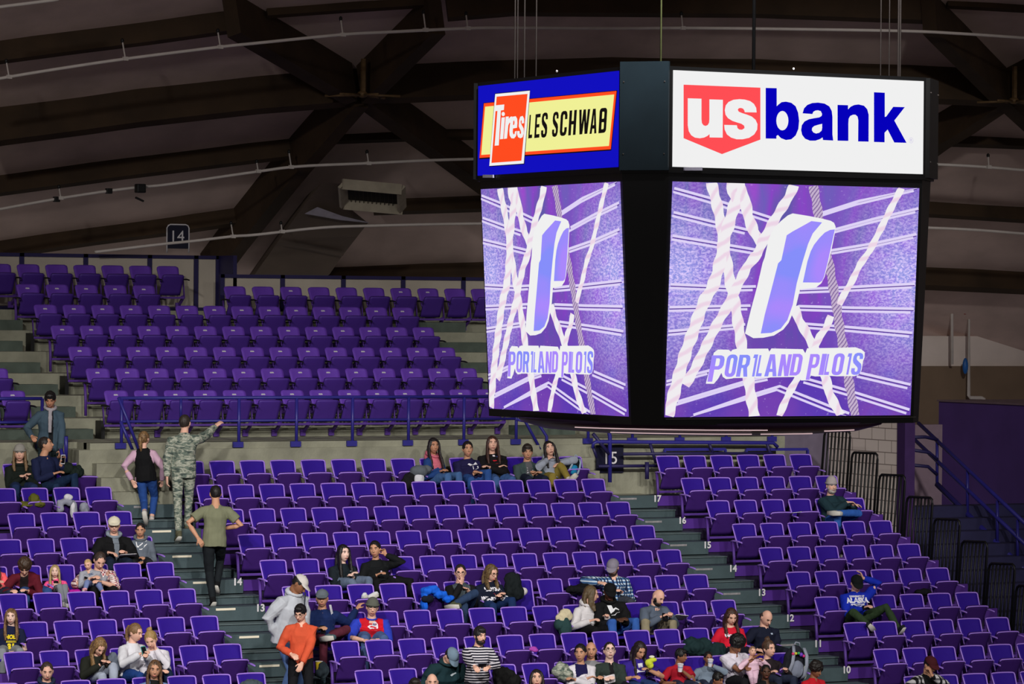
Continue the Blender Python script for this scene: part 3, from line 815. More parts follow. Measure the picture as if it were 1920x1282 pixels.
# the picture on the video screens, laid out on the right-hand screen and repeated on the left-hand one
def screen_mat():
    m = bpy.data.materials.new('screen_purple_texture'); m.use_nodes = True
    n = m.node_tree.nodes; l = m.node_tree.links; n.remove(n['Principled BSDF'])
    uvn = n.new('ShaderNodeUVMap'); uvn.uv_map = 'picture'
    e = n.new('ShaderNodeEmission'); l.new(e.outputs[0], n['Material Output'].inputs[0])
    def noise_(sc, det, dist=0, sx=1, sy=1):
        mp = n.new('ShaderNodeMapping'); mp.inputs['Scale'].default_value = (sx, sy, 1); l.new(uvn.outputs[0], mp.inputs[0])
        z = n.new('ShaderNodeTexNoise'); z.inputs['Scale'].default_value = sc; z.inputs['Detail'].default_value = det; z.inputs['Distortion'].default_value = dist
        l.new(mp.outputs[0], z.inputs['Vector']); return z
    def ramp(src, cols):
        r = n.new('ShaderNodeValToRGB')
        while len(r.color_ramp.elements) < len(cols): r.color_ramp.elements.new(.5)
        for el, (p, c) in zip(r.color_ramp.elements, cols): el.position = p; el.color = lin(c) if len(c) == 3 else c
        l.new(src, r.inputs[0]); return r
    def mix(f, a, b, mode='MIX'):
        x = n.new('ShaderNodeMix'); x.data_type = 'RGBA'; x.blend_type = mode
        if isinstance(f, float): x.inputs[0].default_value = f
        else: l.new(f, x.inputs[0])
        l.new(a, x.inputs[6]); l.new(b, x.inputs[7]); return x.outputs[2]
    bands = ramp(noise_(3.2, 2, .6, 1.6, .35).outputs['Fac'], [(.30, (140, 60, 190)), (.42, (96, 88, 168)), (.52, (136, 70, 196)), (.64, (112, 92, 186)), (.75, (150, 76, 200))])
    sep = n.new('ShaderNodeSeparateXYZ'); l.new(uvn.outputs[0], sep.inputs[0])
    low = ramp(sep.outputs['Y'], [(.45, (0, 0, 0)), (.85, (255, 255, 255))])
    lowc = ramp(noise_(4, 2).outputs['Fac'], [(.35, (92, 60, 178)), (.6, (118, 66, 176)), (.75, (96, 74, 196))])
    base = mix(low.outputs[0], bands.outputs[0], lowc.outputs[0])
    # brighter, speckled flanks
    ab = n.new('ShaderNodeMath'); ab.operation = 'SUBTRACT'; ab.inputs[1].default_value = .5; l.new(sep.outputs['X'], ab.inputs[0])
    ab2 = n.new('ShaderNodeMath'); ab2.operation = 'ABSOLUTE'; l.new(ab.outputs[0], ab2.inputs[0])
    flank = ramp(ab2.outputs[0], [(.16, (0, 0, 0)), (.42, (255, 255, 255))])
    mid = ramp(sep.outputs['Y'], [(.02, (120, 120, 120)), (.38, (255, 255, 255)), (.72, (170, 170, 170)), (.95, (40, 40, 40))])
    fl = mix(1.0, flank.outputs[0], mid.outputs[0], 'MULTIPLY')
    flc = ramp(noise_(5, 3, .8).outputs['Fac'], [(.3, (160, 120, 236)), (.5, (142, 150, 226)), (.7, (176, 130, 240))])
    base2 = mix(fl, base, flc.outputs[0])
    sp = ramp(noise_(85, 2, .7, 1, 1.25).outputs['Fac'], [(.40, (0, 0, 0)), (.66, (255, 255, 255))])
    spk = mix(1.0, sp.outputs[0], fl, 'MULTIPLY')
    spc = n.new('ShaderNodeRGB'); spc.outputs[0].default_value = lin((226, 206, 255))
    base3 = mix(spk, base2, spc.outputs[0])
    sp2 = ramp(noise_(60, 1, .3).outputs['Fac'], [(.68, (0, 0, 0)), (.80, (150, 150, 150))])
    base4 = mix(sp2.outputs[0], base3, spc.outputs[0])
    l.new(base4, e.inputs[0]); e.inputs[1].default_value = 1.0
    return m
def rope_mat(name, c1_, c2_, freq):
    m = bpy.data.materials.new(name); m.use_nodes = True
    n = m.node_tree.nodes; l = m.node_tree.links; n.remove(n['Principled BSDF'])
    uvn = n.new('ShaderNodeUVMap'); uvn.uv_map = 'rope'
    w = n.new('ShaderNodeTexWave'); w.inputs['Scale'].default_value = freq; w.inputs['Distortion'].default_value = 1.5; w.inputs['Detail'].default_value = 2
    w.wave_type = 'BANDS'; w.bands_direction = 'DIAGONAL'
    l.new(uvn.outputs[0], w.inputs['Vector'])
    r = n.new('ShaderNodeValToRGB'); r.color_ramp.elements[0].position = .05; r.color_ramp.elements[0].color = lin(c2_); r.color_ramp.elements[1].position = .45; r.color_ramp.elements[1].color = lin(c1_)
    l.new(w.outputs['Fac'], r.inputs[0])
    e = n.new('ShaderNodeEmission'); l.new(r.outputs[0], e.inputs[0]); l.new(e.outputs[0], n['Material Output'].inputs[0])
    return m
g_screen = screen_mat()
g_rope = rope_mat('screen_white_rope', (240, 236, 240), (236, 212, 230), .8)
g_rope2 = rope_mat('screen_grey_rope', (196, 176, 206), (128, 100, 156), 3.2)
g_line = glow('screen_white_line', (222, 210, 246)); g_dark = glow('screen_dark_line', (84, 48, 150))
def logo_mat():
    m = bpy.data.materials.new('screen_logo_violet'); m.use_nodes = True
    n = m.node_tree.nodes; l = m.node_tree.links; n.remove(n['Principled BSDF'])
    uvn = n.new('ShaderNodeUVMap'); uvn.uv_map = 'picture'
    z = n.new('ShaderNodeTexNoise'); z.inputs['Scale'].default_value = 4.5; z.inputs['Detail'].default_value = 1; l.new(uvn.outputs[0], z.inputs['Vector'])
    r = n.new('ShaderNodeValToRGB'); r.color_ramp.elements[0].position = .38; r.color_ramp.elements[0].color = lin((170, 136, 252)); r.color_ramp.elements[1].position = .62; r.color_ramp.elements[1].color = lin((134, 142, 250))
    l.new(z.outputs['Fac'], r.inputs[0]); e = n.new('ShaderNodeEmission'); l.new(r.outputs[0], e.inputs[0]); l.new(e.outputs[0], n['Material Output'].inputs[0])
    return m
g_logo = logo_mat()
qR, qL = vid_quad(nR, tR), vid_quad(nL, tL)
ropes = [
 (0, 20, [(1333,341),(1343,380),(1352,420),(1355,450),(1362,490),(1370,535),(1377,565),(1381,590),(1389,640),(1394,675),(1403,710),(1408,745),(1414,781)]),
 (0, 22, [(1385,343),(1384,362),(1372,400),(1360,440),(1352,480),(1345,510),(1335,540),(1322,560),(1310,590),(1300,620),(1287,655),(1275,695),(1265,732),(1251,781)]),
 (0, 20, [(1383,345),(1396,372),(1402,405),(1413,435),(1428,455)]),
 (0, 18, [(1371,342),(1372,360),(1380,375)]),
 (0, 18, [(1489,346),(1478,370),(1462,395),(1447,420),(1432,447),(1420,475),(1400,500),(1385,530),(1372,555),(1360,580),(1345,605),(1330,635),(1315,665),(1303,690),(1284,722)]),
 (1, 17, [(1524,348),(1530,380),(1534,405),(1543,445),(1553,490),(1560,530),(1567,570),(1573,610),(1580,650),(1590,710),(1597,750),(1603,779)]),
 (0, 12, [(1690,352),(1670,390),(1650,430),(1630,470),(1612,495),(1595,530),(1580,555),(1573,571)]),
 (0, 17, [(1488,575),(1497,600),(1510,622),(1525,650),(1535,685),(1548,710),(1553,735),(1565,760),(1576,779)]),
 (0, 13, [(1557,592),(1548,615),(1536,630),(1527,652),(1508,690),(1495,708),(1481,732),(1468,760),(1460,780)])]
lines = [[(1264,356),(1330,374),(1445,411)],[(1263,401),(1337,419),(1402,434)],[(1261,445),(1345,459),(1416,471)],[(1257,536),(1370,541),(1417,540)],[(1255,579),(1350,577),(1407,576)],[(1253,624),(1320,618),(1397,611)],[(1249,718),(1332,697)],
 [(1270,756),(1400,717),(1445,708)],[(1300,781),(1400,746),(1462,727),(1487,737),(1562,767),(1592,778)],[(1535,404),(1610,380),(1719,354)],[(1566,433),(1640,413),(1722,394)],[(1556,473),(1640,459),(1718,442)],[(1500,545),(1580,542),(1715,535)],[(1497,577),(1600,580),(1713,582)],[(1510,610),(1600,617),(1710,627)],[(1612,702),(1707,724)],[(1512,713),(1610,741),(1705,771)]]
logo_w = [(1395.6,625),(1411.3,633.8),(1430,633),(1450,628.8),(1467.5,617.5),(1477.5,605),(1485,587.5),(1491,575),(1498.8,542.5),(1528,539.4),(1538.7,531),(1545,518.8),(1552.5,490),(1556.9,472.5),(1565,432.5),(1565.6,425),(1562.5,417.5),(1556,413.7),(1541,410),(1516,405),(1485,400),(1476,403.7),(1463.7,413.7),(1450,427.5),(1440,447.5),(1432.5,482.5),(1428.7,492.5),(1418.7,536),(1407.5,577.5)]
logo_p = [[(1425,625),(1445,623.8),(1462.5,616),(1475,600),(1485,571),(1492.5,531),(1503.7,490),(1513.7,457.5),(1522.5,437.5),(1540,416.9),(1520,414.4),(1501,425),(1485,433.7),(1473.7,441),(1463.7,487.5),(1457.5,493.7),(1445,542.5),(1432.5,590)],
          [(1564,430),(1555,431),(1545,436),(1535,446),(1525,458.7),(1518.7,471),(1512.5,490),(1504,529.4),(1535,529.7),(1540.6,526),(1543.7,518.7),(1551,490)]]
word_w = [(1321.9,719),(1336.9,719.4),(1345,710),(1351.2,698.8),(1353.7,706.2),(1360,710.6),(1371,709.4),(1374,708.5),(1485,706.5),(1499,706.5),(1500,713),(1515,713.1),(1519,704),(1527,705.5),(1556,704.5),(1568,705.2),(1590,704.8),(1600,705.2),(1608,702.5),(1614,694),(1617,676),(1619.5,670),(1620,660),(1614,655),(1602.5,650.8),(1563,652),(1512,652.7),(1508.5,662),(1504,654.5),(1445,653),(1441,659),(1438.7,653.3),(1380,653.6),(1372,655.5),(1369,659),(1365,655.5),(1345,655),(1337,661)]
c5 = lambda x, y: (1245 + x / 8, 630 + y / 8)
c6 = lambda x, y: (1485 + x / 8, 630 + y / 8)
word = []
for cc, ch, x0, x1, yt, yb in ((c5,'P',650,905,288,612),(c5,'O',885,1100,275,612),(c5,'R',1065,1290,280,608),(c5,'T',1275,1430,275,605),(c5,'L',1362,1500,285,603),(c5,'A',1490,1705,272,603),(c5,'N',1690,1905,272,600),(c6,'D',-55,158,265,590),
        (c6,'P',205,412,268,585),(c6,'I',375,520,265,582),(c6,'L',462,590,268,582),(c6,'O',570,785,258,585),(c6,'T',770,915,258,578),(c6,'S',862,1062,250,580)):
    sl = 58 if ch not in 'A' else 34; x1 += 4
    word += [(m_, ) for m_ in ()]
    g_ = glyph(ch, cc(x0, yb), cc(x1 - sl, yb), cc(x0 + sl, yt), cc(x1, yt))
    word.append(g_)
wp = [(1321.9 + 4.4, 716.5)]
def build_screen(quad, n, label):
    bm = bmesh.new(); uvl = bm.loops.layers.uv.new('picture'); uvr = bm.loops.layers.uv.new('rope')
    mats = [g_screen, g_dark, g_line, g_rope, g_rope2, g_wht, g_logo]
    def P(px, py, lay):
        u, v = uv_of(qR, on_quad(qR, px, py)); u = min(max(u, 0), 1); v = min(max(v, 0), 1)
        p = (quad[0] * (1 - u) + quad[1] * u) * (1 - v) + (quad[3] * (1 - u) + quad[2] * u) * v
        return p + n * (.0012 * lay)
    N_ = 1
    hexa(bm, [p for p in quad] + [p - n * .03 for p in quad], 0)
    def ribbon(pts, w, lay, mi, off=(0, 0), twist=0):
        L = 0; prev = None; vs = []
        dense = []
        for a, b in zip(pts, pts[1:]):
            m = max(1, int(math.hypot(b[0] - a[0], b[1] - a[1]) / 5)) if twist else 1
            dense += [(a[0] + (b[0] - a[0]) * k / m, a[1] + (b[1] - a[1]) * k / m) for k in range(m)]
        dense.append(pts[-1])
        for k, p in enumerate(dense):
            a = dense[max(k - 1, 0)]; b = dense[min(k + 1, len(dense) - 1)]
            tx, ty = b[0] - a[0], b[1] - a[1]; ln = math.hypot(tx, ty) or 1
            if k: L += math.hypot(p[0] - dense[k - 1][0], p[1] - dense[k - 1][1])
            ww = w * (1 + twist * math.sin(L * .17)) / 2; nx, ny = -ty / ln * ww, tx / ln * ww
            vs.append((bm.verts.new(P(p[0] + nx + off[0], p[1] + ny + off[1], lay)), bm.verts.new(P(p[0] - nx + off[0], p[1] - ny + off[1], lay)), L))
        for (a, b, l0), (c, d, l1) in zip(vs, vs[1:]):
            try: f = bm.faces.new((a, b, d, c))
            except ValueError: continue
            f.material_index = mi
            for lp, uv in zip(f.loops, ((0, l0), (1, l0), (1, l1), (0, l1))): lp[uvr].uv = (uv[0] * w / 40, uv[1] / 40)
    for ln in lines:
        ribbon(ln, 2.2, 1, 1); ribbon(ln, 5.0, 2, 2, (0, -3.2)); ribbon(ln, 4.4, 2, 2, (-6, 3.6))
    for kk, (kind, w, pts) in enumerate(ropes): ribbon(pts, w, 3 + kk * .5, 3 + kind, twist=.12)
    fill(bm, [[P(a, b, 9) for a, b in logo_w]], 5)
    for lp in logo_p: fill(bm, [[P(a, b, 10) for a, b in lp]], 6)
    fill(bm, [[P(a, b, 10.5) for a, b in word_w]], 5)
    for loops in word: fill(bm, [[P(a, b, 11.5) for a, b in lp] for lp in loops], 6)
    for f in bm.faces:
        for lp in f.loops:
            lp[uvl].uv = uv_of(quad, lp.vert.co)
    o = obj('video_screen', bm, mats, SB); o['label'] = label
build_screen(qR, nR, 'video screen showing ropes, a letter P and the team name, under the white panel')
build_screen(qL, nL, 'video screen showing ropes, a letter P and the team name, under the blue panel')
# thin aluminium edge under the right-hand screen
bm = bmesh.new(); q = vid_quad(nR, tR, .012)
bar(bm, q[3] - UPV * .016, q[2] - UPV * .016 + tR * .05, .008, .006); obj('edge_strip', bm, m_steel, SB)
# shallow purple dish and thin glowing lines under the box
zd = zb_
bm = bmesh.new()
rad0 = hd * 1.12
prof = [(hd * 1.02, zd + .01), (hd * 1.0, zd - .03), (hd * .88, zd - .085), (hd * .6, zd - .12), (.05, zd - .13)]
rg = [[bm.verts.new(V((sb_c.x + r * math.cos(2 * PI * k / 40), sb_c.y + r * math.sin(2 * PI * k / 40), z))) for k in range(40)] for r, z in prof]
for a, b in zip(rg, rg[1:]):
    for k in range(40): bm.faces.new((a[k], a[(k + 1) % 40], b[(k + 1) % 40], b[k]))
bm.faces.new(rg[0]); bm.faces.new(rg[-1][::-1])
obj('under_dish', bm, mat('dark_purple_dish', (58, 34, 74), .35, .1, 4), SB, smooth=True)
g_strip = glow('glow_line', (206, 176, 178))
for r, z, a0, a1 in ((hd * .965, zd - .05, 196, 262), (hd * .90, zd - .088, 208, 258), (hd * .93, zd - .066, 286, 304), (hd * .87, zd - .09, 262, 284)):
    bm = bmesh.new(); tube(bm, [V((sb_c.x + r * math.cos(math.radians(a0 + (a1 - a0) * k / 14)), sb_c.y + r * math.sin(math.radians(a0 + (a1 - a0) * k / 14)), z)) for k in range(15)], .0045, 6)
    obj('glow_line', bm, g_strip, SB, smooth=True)
# hanging cables
CB = [(965, 143), (970, 143), (983, 142), (1005, 139), (1239, 120), (1651, 137), (1667, 137.5), (1684, 138), (1687.5, 138.5)]
for k, (px, py) in enumerate(CB):
    p = at(px, py, y=sb_c.y - .2 + (.9 if k < 4 or k > 4 else -.9))
    bm = bmesh.new(); tube(bm, [p - UPV * .1, p + UPV * 5.2], .006 if k not in (7, 8, 4) else .009, 6)
    obj('hanger_cable', bm, mat('greenish_cable', (120, 128, 84), .5) if k == 4 else m_steel, SB, smooth=True)
p = at(1413, 128, y=sb_c.y + 1.2)
bm = bmesh.new(); tube(bm, [p - UPV * .2, p + UPV * 5], .018, 8); obj('conduit', bm, m_sbk, SB, smooth=True)
for px, py in ((1044, 133.5), (1488, 129)):
    bm = bmesh.new(); ell(bm, at(px, py, y=sb_c.y - .9), (.010, .010, .012), None, 10, 6); obj('eye_bolt', bm, m_white, SB, smooth=True)

# ------------------------------------------------------------------ roof
RC = V((2.0, -27.0, -66.4)); RR = 79.0
def on_roof(px, py, off=0.0):
    ray = (CV + CR * ((px - 960) / F) + CU * ((641 - py) / F)).normalized()
    oc = CAM - RC; R = RR - off
    b = oc.dot(ray); c = oc.length_squared - R * R
    return CAM + ray * (-b + math.sqrt(b * b - c))
bm = bmesh.new()
gx = [(-34 + 2.5 * k) for k in range(32)]; gy = [-14 + 1.5 * k for k in range(20)]
gv = []
for y in gy:
    row = []
    for x in gx:
        d2 = (x - RC.x) ** 2 + (y - RC.y) ** 2
        row.append(bm.verts.new((x, y, RC.z + math.sqrt(max(RR * RR - d2, 1)))))
    gv.append(row)
for a, b in zip(gv, gv[1:]):
    for k in range(len(gx) - 1): bm.faces.new((a[k], a[k + 1], b[k + 1], b[k]))
for f in bm.faces: f.normal_flip()
structure('ceiling', bm, m_deckw, True)
def beam(name, top, depth, width, label, group, m=m_beam, start=0.0):
    """glued timber member hanging from the deck: top edge traced on the deck, depth below it"""
    dense = []
    for a, b in zip(top, top[1:]):
        for k in range(4): dense.append((a[0] + (b[0] - a[0]) * k / 4, a[1] + (b[1] - a[1]) * k / 4))
    dense.append(top[-1])
    P0 = [on_roof(a, b, start) for a, b in dense]
    bm = bmesh.new(); prev = None
    for k, p in enumerate(P0):
        n = (p - RC).normalized()
        t = (P0[min(k + 1, len(P0) - 1)] - P0[max(k - 1, 0)]).normalized()
        s = n.cross(t).normalized()
        if s.dot(CV) < 0: s = -s
        q = [p + n * .05, p + n * .05 + s * width, p - n * depth + s * width, p - n * depth]
        vs = [bm.verts.new(c) for c in q]
        if prev:
            for a in range(4): bm.faces.new((prev[a], prev[(a + 1) % 4], vs[(a + 1) % 4], vs[a]))
        else: bm.faces.new(vs)
        prev = vs
    bm.faces.new(prev[::-1])
    base = P0[len(P0) // 2] - (P0[len(P0) // 2] - RC).normalized() * depth
    o = obj(name, bm, m, None, base)
    return setp(o, label, 'beam', group)
PUR = 'purlins of the timber roof'; MAIN = 'main timbers of the roof'
beam('roof_beam', [(-40, 206), (0, 200), (150, 181), (250, 167), (480, 142), (585, 134), (655, 128)], .60, .22, 'deep level roof timber running into the star joint from the near side', MAIN)
beam('roof_beam', [(680, 120), (742, 120), (960, 111), (1150, 107), (1420, 110), (1565, 116), (1815, 126), (1880, 130)], .62, .22, 'deep level roof timber between the two star joints, behind the scoreboard', MAIN)
beam('roof_purlin', [(-40, 81), (0, 75), (152, 55), (275, 40), (420, 20)], .35, .14, 'high roof purlin ending on the upper sloping timber of the near star joint', PUR)
beam('roof_purlin', [(-40, 333), (0, 327), (60, 319), (225, 297), (480, 266), (550, 258)], .34, .14, 'roof purlin under the deep near timber, in front of the middle white pipe', PUR)
beam('roof_purlin', [(-40, 456), (0, 450), (175, 425), (325, 406), (440, 389)], .30, .14, 'lowest near roof purlin, just above the 14 sign', PUR)
beam('roof_purlin', [(500, 14), (640, 4), (800, -6)], .14, .12, 'short roof purlin above the near star joint', PUR)
beam('roof_purlin', [(835, -12), (960, -22), (1420, -18), (1740, -6)], .42, .16, 'roof purlin along the top edge above the scoreboard', PUR)
beam('roof_purlin', [(600, 252), (680, 249), (770, 246)], .14, .12, 'short roof purlin below the near star joint', PUR)
beam('roof_purlin', [(837, 241), (905, 240), (1300, 238), (1800, 254), (1960, 260)], .16, .14, 'roof purlin passing behind the scoreboard panels', PUR)
beam('roof_purlin', [(700, 372), (900, 366), (1300, 364), (1750, 377), (1960, 390)], .27, .14, 'roof purlin passing behind the top of the video screens', PUR)
beam('roof_purlin', [(600, 501), (900, 490), (1300, 488), (1745, 500), (1960, 510)], .40, .2, 'low roof purlin at the foot of the roof', PUR)
beam('roof_purlin', [(1777, 0), (1920, 8), (1960, 10)], .10, .12, 'short roof purlin above the far star joint', PUR)
beam('roof_beam', [(440, -15), (465, 0), (660, 117)], .70, .24, 'sloping timber rising from the near star joint away from the scoreboard', MAIN)
beam('roof_beam', [(668, 122), (782, 7), (800, -12)], .70, .24, 'sloping timber rising from the near star joint towards the scoreboard cables', MAIN)
beam('roof_beam', [(655, 127), (600, 192), (547, 252), (495, 317), (430, 400), (375, 475)], .72, .24, 'sloping timber falling from the near star joint to the fence with the 14 sign', MAIN)
beam('roof_beam', [(680, 126), (752, 180), (837, 241), (905, 292), (1000, 362)], .62, .24, 'sloping timber falling from the near star joint behind the blue panel', MAIN)
beam('roof_beam', [(1752, -14), (1765, 0), (1887, 125)], .70, .24, 'sloping timber rising from the far star joint over the white panel', MAIN)
beam('roof_beam', [(1882, 130), (1802, 185), (1755, 213), (1650, 290)], .62, .24, 'sloping timber falling from the far star joint behind the white panel', MAIN)
beam('roof_beam', [(1888, 128), (1960, 195)], .66, .24, 'sloping timber falling from the far star joint out of view', MAIN)
beam('roof_beam', [(1887, 126), (1960, 88)], .66, .24, 'sloping timber rising from the far star joint out of view', MAIN)
m_rust = mat('rusty_joint_steel', (112, 88, 58), .6, .25, 10, metal=.2)
for hx, hy, nm in ((668, 178, 'near'), (1885, 190, 'far')):
    c = on_roof(hx, hy, .66)
    root = empty('star_joint', c, 'rusty steel star joint where six roof timbers meet, %s the fence' % ('above' if nm == 'near' else 'beyond the white panel, above'), 'joint', 'star joints of the roof')
    bm = bmesh.new()
    box(bm, c + V((-.03, -.30, .0)), c + V((.03, -.24, .58))); obj('plate', bm, m_rust, root)
    bm = bmesh.new()
    for k in range(6):
        a = PI / 6 + PI / 3 * k
        tube(bm, [c + V((0, -.25, -.01)), c + V((.62 * math.cos(a), -.25 + .62 * math.sin(a), -.03))], .022, 6)
    ell(bm, c + V((0, -.25, 0)), (.09, .09, .06), None, 12, 8)
    obj('strap', bm, m_rust, root, smooth=True)

def pipe(pts, label, drops=(), clamps=(), r=.026, off=.86, ups=True):
    P0 = [on_roof(a, b, off) for a, b in pts]
    root = empty('sprinkler_pipe', P0[len(P0) // 2], label, 'pipe', 'white sprinkler pipes under the roof')
    # smooth curve through the points
    sm = []
    for i in range(len(P0) - 1):
        a, b = P0[i], P0[i + 1]; p = P0[i - 1] if i else a - (b - a); q = P0[i + 2] if i + 2 < len(P0) else b + (b - a)
        for k in range(6):
            t = k / 6
            sm.append(.5 * ((2 * a) + (b - p) * t + (2 * p - 5 * a + 4 * b - q) * t * t + (3 * a - p - 3 * b + q) * t ** 3))
    sm.append(P0[-1])
    bm = bmesh.new(); tube(bm, sm, r); obj('pipe_run', bm, m_pipe, root, smooth=True)
    for (px, py, top) in drops:
        a, b = on_roof(px, py, off), on_roof(px, py, off); n = (a - RC).normalized()
        L = (py - top) / 98
        bm = bmesh.new(); tube(bm, [a, a + n * L], .012, 6); box(bm, a - V((.04, .03, .03)), a + V((.04, .03, .03))); obj('hanger', bm, m_pipe, root)
        bm = bmesh.new(); ell(bm, a + n * L, (.03, .03, .04), None, 8, 6); obj('hanger_cap', bm, m_blk, root)
    for px, py in clamps:
        a = on_roof(px, py, off)
        bm = bmesh.new(); box(bm, a - V((.05, .05, .045)), a + V((.05, .05, .045)), bev=.01); obj('clamp', bm, m_blk, root)
pipe([(-30, 18), (0, 13), (55, 6), (110, -1)], 'white pipe crossing the uppermost near corner of the roof')
pipe([(-40, 154), (0, 147), (103, 130), (238, 110), (413, 88), (480, 81), (640, 65), (730, 60), (877, 53), (960, 52), (1150, 53), (1280, 52.5), (1440, 54), (1690, 58), (1800, 63), (1920, 71), (1960, 74)],
     'long white pipe curving over the whole roof above the scoreboard', [(17, 144, 118), (235, 110, 80), (413, 88, 61), (643, 65, 38), (798, 56, 26), (877, 53, 28), (1280, 52.5, 28)])
pipe([(-40, 400), (0, 392), (105, 373), (203, 358), (260, 351), (320, 345), (480, 322), (560, 312), (690, 306), (892, 298), (1300, 294), (1755, 308), (1920, 319), (1960, 322)],
     'middle white pipe with black clamps running behind the blue panel', [(114, 371, 351), (484, 321, 303), (546, 313, 285), (691, 306, 285), (1854, 313, 291)], [(106, 373.5), (204, 358)])
pipe([(180, 472), (190, 471), (300, 458), (360, 452), (437, 443), (480, 440), (600, 427), (700, 423), (900, 419), (1300, 416), (1747, 427), (1920, 438), (1960, 441)],
     'lowest white pipe running past the 14 sign and behind the video screens', [(437, 443, 418), (529, 434, 418)], off=1.2)
# small camera on the middle pipe
c = on_roof(259, 353, .88)
root = empty('ceiling_camera', c - V((0, .15, .05)), 'small black camera clamped on the middle white roof pipe', 'camera')
bm = bmesh.new(); box(bm, c + V((-.09, -.2, -.08)), c + V((.07, -.05, .07)), bev=.02); obj('body', bm, m_blk, root)
bm = bmesh.new(); bar(bm, c + V((-.1, -.15, -.16)), c + V((.04, -.15, -.22)), .05, .03); obj('bracket', bm, m_blk, root)
# pipes on the far wall
XQ = 8.0
for nm, pts, r, lab in (('wall_pipe', [(1785, 489), (1785, 683)], .03, 'thin pale pipe standing against the far plaster wall'),
                        ('wall_pipe', [(1700, 554), (1740, 555), (1806, 558)], .022, 'pale level pipe crossing the thin upright pipe by the far wall'),
                        ('wall_pipe', [(1960, 568), (1920, 565), (1816.5, 558), (1816.5, 741), (1819, 745), (1840, 745.5), (1845, 748), (1845, 752)], .036, 'white bent pipe ending in an elbow above the purple wall')):
    P0 = [at(a, b, y=XQ) for a, b in pts]
    bm = bmesh.new(); tube(bm, P0, r); o = obj(nm, bm, m_pipe, None, P0[-1], True); setp(o, lab, 'pipe')
bm = bmesh.new(); p = at(1810, 686, y=7.9); ell(bm, p, (.06, .05, .16), None, 12, 8); setp(obj('hose_reel', bm, mat('blue_plastic', (34, 96, 170), .4), None, p, True), 'small blue fitting hanging on the white bent pipe', 'fitting')
bm = bmesh.new(); p = at(1811, 578, y=7.9); box(bm, p - V((.06, .04, .12)), p + V((.05, .04, .12)), bev=.02); setp(obj('pull_box', bm, mat('red_plastic', (150, 44, 36), .5), None, p), 'small red box beside the white bent pipe under the roof', 'box')

# air duct with its grille
dc = on_roof(600, 420, .8)
DUCT = empty('air_duct', dc, 'large brown air duct with a louvred grille under the roof', 'duct')
m_duct = mat('duct_paint', (112, 96, 84), .7, .12, 1.5)
def prism(px, off, back, m, name, par):
    f_ = [on_roof(a, b, off) for a, b in px]; dvec = V((.25, 1, -.12)).normalized() * back
    bm = bmesh.new(); n = len(f_)
    a = [bm.verts.new(p) for p in f_]; b = [bm.verts.new(p + dvec) for p in f_]
    loops = tessellate_polygon([f_])
    for t in loops: bm.faces.new([a[i] for i in t]); bm.faces.new([b[i] for i in t][::-1])
    for k in range(n): bm.faces.new((a[k], b[k], b[(k + 1) % n], a[(k + 1) % n]))
    return obj(name, bm, m, par)
prism([(478, 514), (523, 450), (570, 385), (604, 341), (643, 345), (648, 384), (690, 418), (672, 441), (640, 482), (618, 514)], .9, 1.6, m_duct, 'trunk', DUCT)
prism([(572, 400), (595, 388), (642, 405), (692, 417), (640, 412)], .97, .06, mat('lit_duct_face', (205, 198, 214), .4), 'lit_face_patch', DUCT)  # light on the duct's lower face, put into a pale patch
prism([(526, 456), (532, 455.5), (645, 476.5), (643, 479.5)], .97, .05, m_duct, 'seam', DUCT)
G = [(642, 345), (752, 355), (754, 393), (645, 383)]
g3 = [on_roof(a, b, 1.05) for a, b in G]
gr = obj('grille_box', (lambda bm: (hexa(bm, [p + V((.1, .45, 0)) for p in g3] + [p + V((.1, .15, 0)) for p in g3]), bm)[1])(bmesh.new()), m_blk, DUCT)
for k in range(4):
    bm = bmesh.new(); bar(bm, g3[k], g3[(k + 1) % 4], .18, .05, 0, V((0, 1, 0))); obj('grille_frame', bm, mat('grille_frame_paint', (168, 158, 140), .6), DUCT)
bm = bmesh.new()
for k in range(1, 14):
    a = g3[0].lerp(g3[1], k / 14) + V((0, .2, 0)); b = g3[3].lerp(g3[2], k / 14) + V((0, .2, 0)); bar(bm, a, b, .012, .10)
obj('louvres', bm, mat('louvre_metal', (60, 56, 50), .6), DUCT)
# ------------------------------------------------------------------ people
TMP = bpy.data.objects.new('tmp', bpy.data.meshes.new('tmp')); COL.objects.link(TMP)
RM = TMP.modifiers.new('r', 'REMESH'); RM.mode = 'VOXEL'
def remesh(bm, vox):
    """one continuous skin over overlapping volumes"""
    me = bpy.data.meshes.new('t'); bmesh.ops.recalc_face_normals(bm, faces=bm.faces[:]); bm.to_mesh(me); bm.free()
    old = TMP.data; TMP.data = me; RM.voxel_size = vox
    dg = bpy.context.evaluated_depsgraph_get(); dg.update()
    out = bpy.data.meshes.new_from_object(TMP.evaluated_get(dg), depsgraph=dg)
    bpy.data.meshes.remove(old)
    return out
def wrinkle(me, a1=.006, f1=9, a2=.0035, f2=24, seed=0.0):
    off = V((seed * 3.1, seed * 1.7, seed))
    ns = [v.normal.copy() for v in me.vertices]; out = []
    for v, n in zip(me.vertices, ns):
        c = v.co
        d = noise.noise(c * f1 + off) * a1 + noise.noise(V((c.x * f2, c.y * f2, c.z * f2 * .6)) + off) * a2
        out.extend(c + n * d)
    me.vertices.foreach_set('co', out); me.update()
def smooth(me):
    for p in me.polygons: p.use_smooth = True
def rot_head(yaw, pitch, roll):
    """head axes: x towards the person's left, -y out of the face, z up"""
    return (Matrix.Rotation(math.radians(yaw), 3, 'Z') @ Matrix.Rotation(math.radians(pitch), 3, 'X') @ Matrix.Rotation(math.radians(roll), 3, 'Y'))

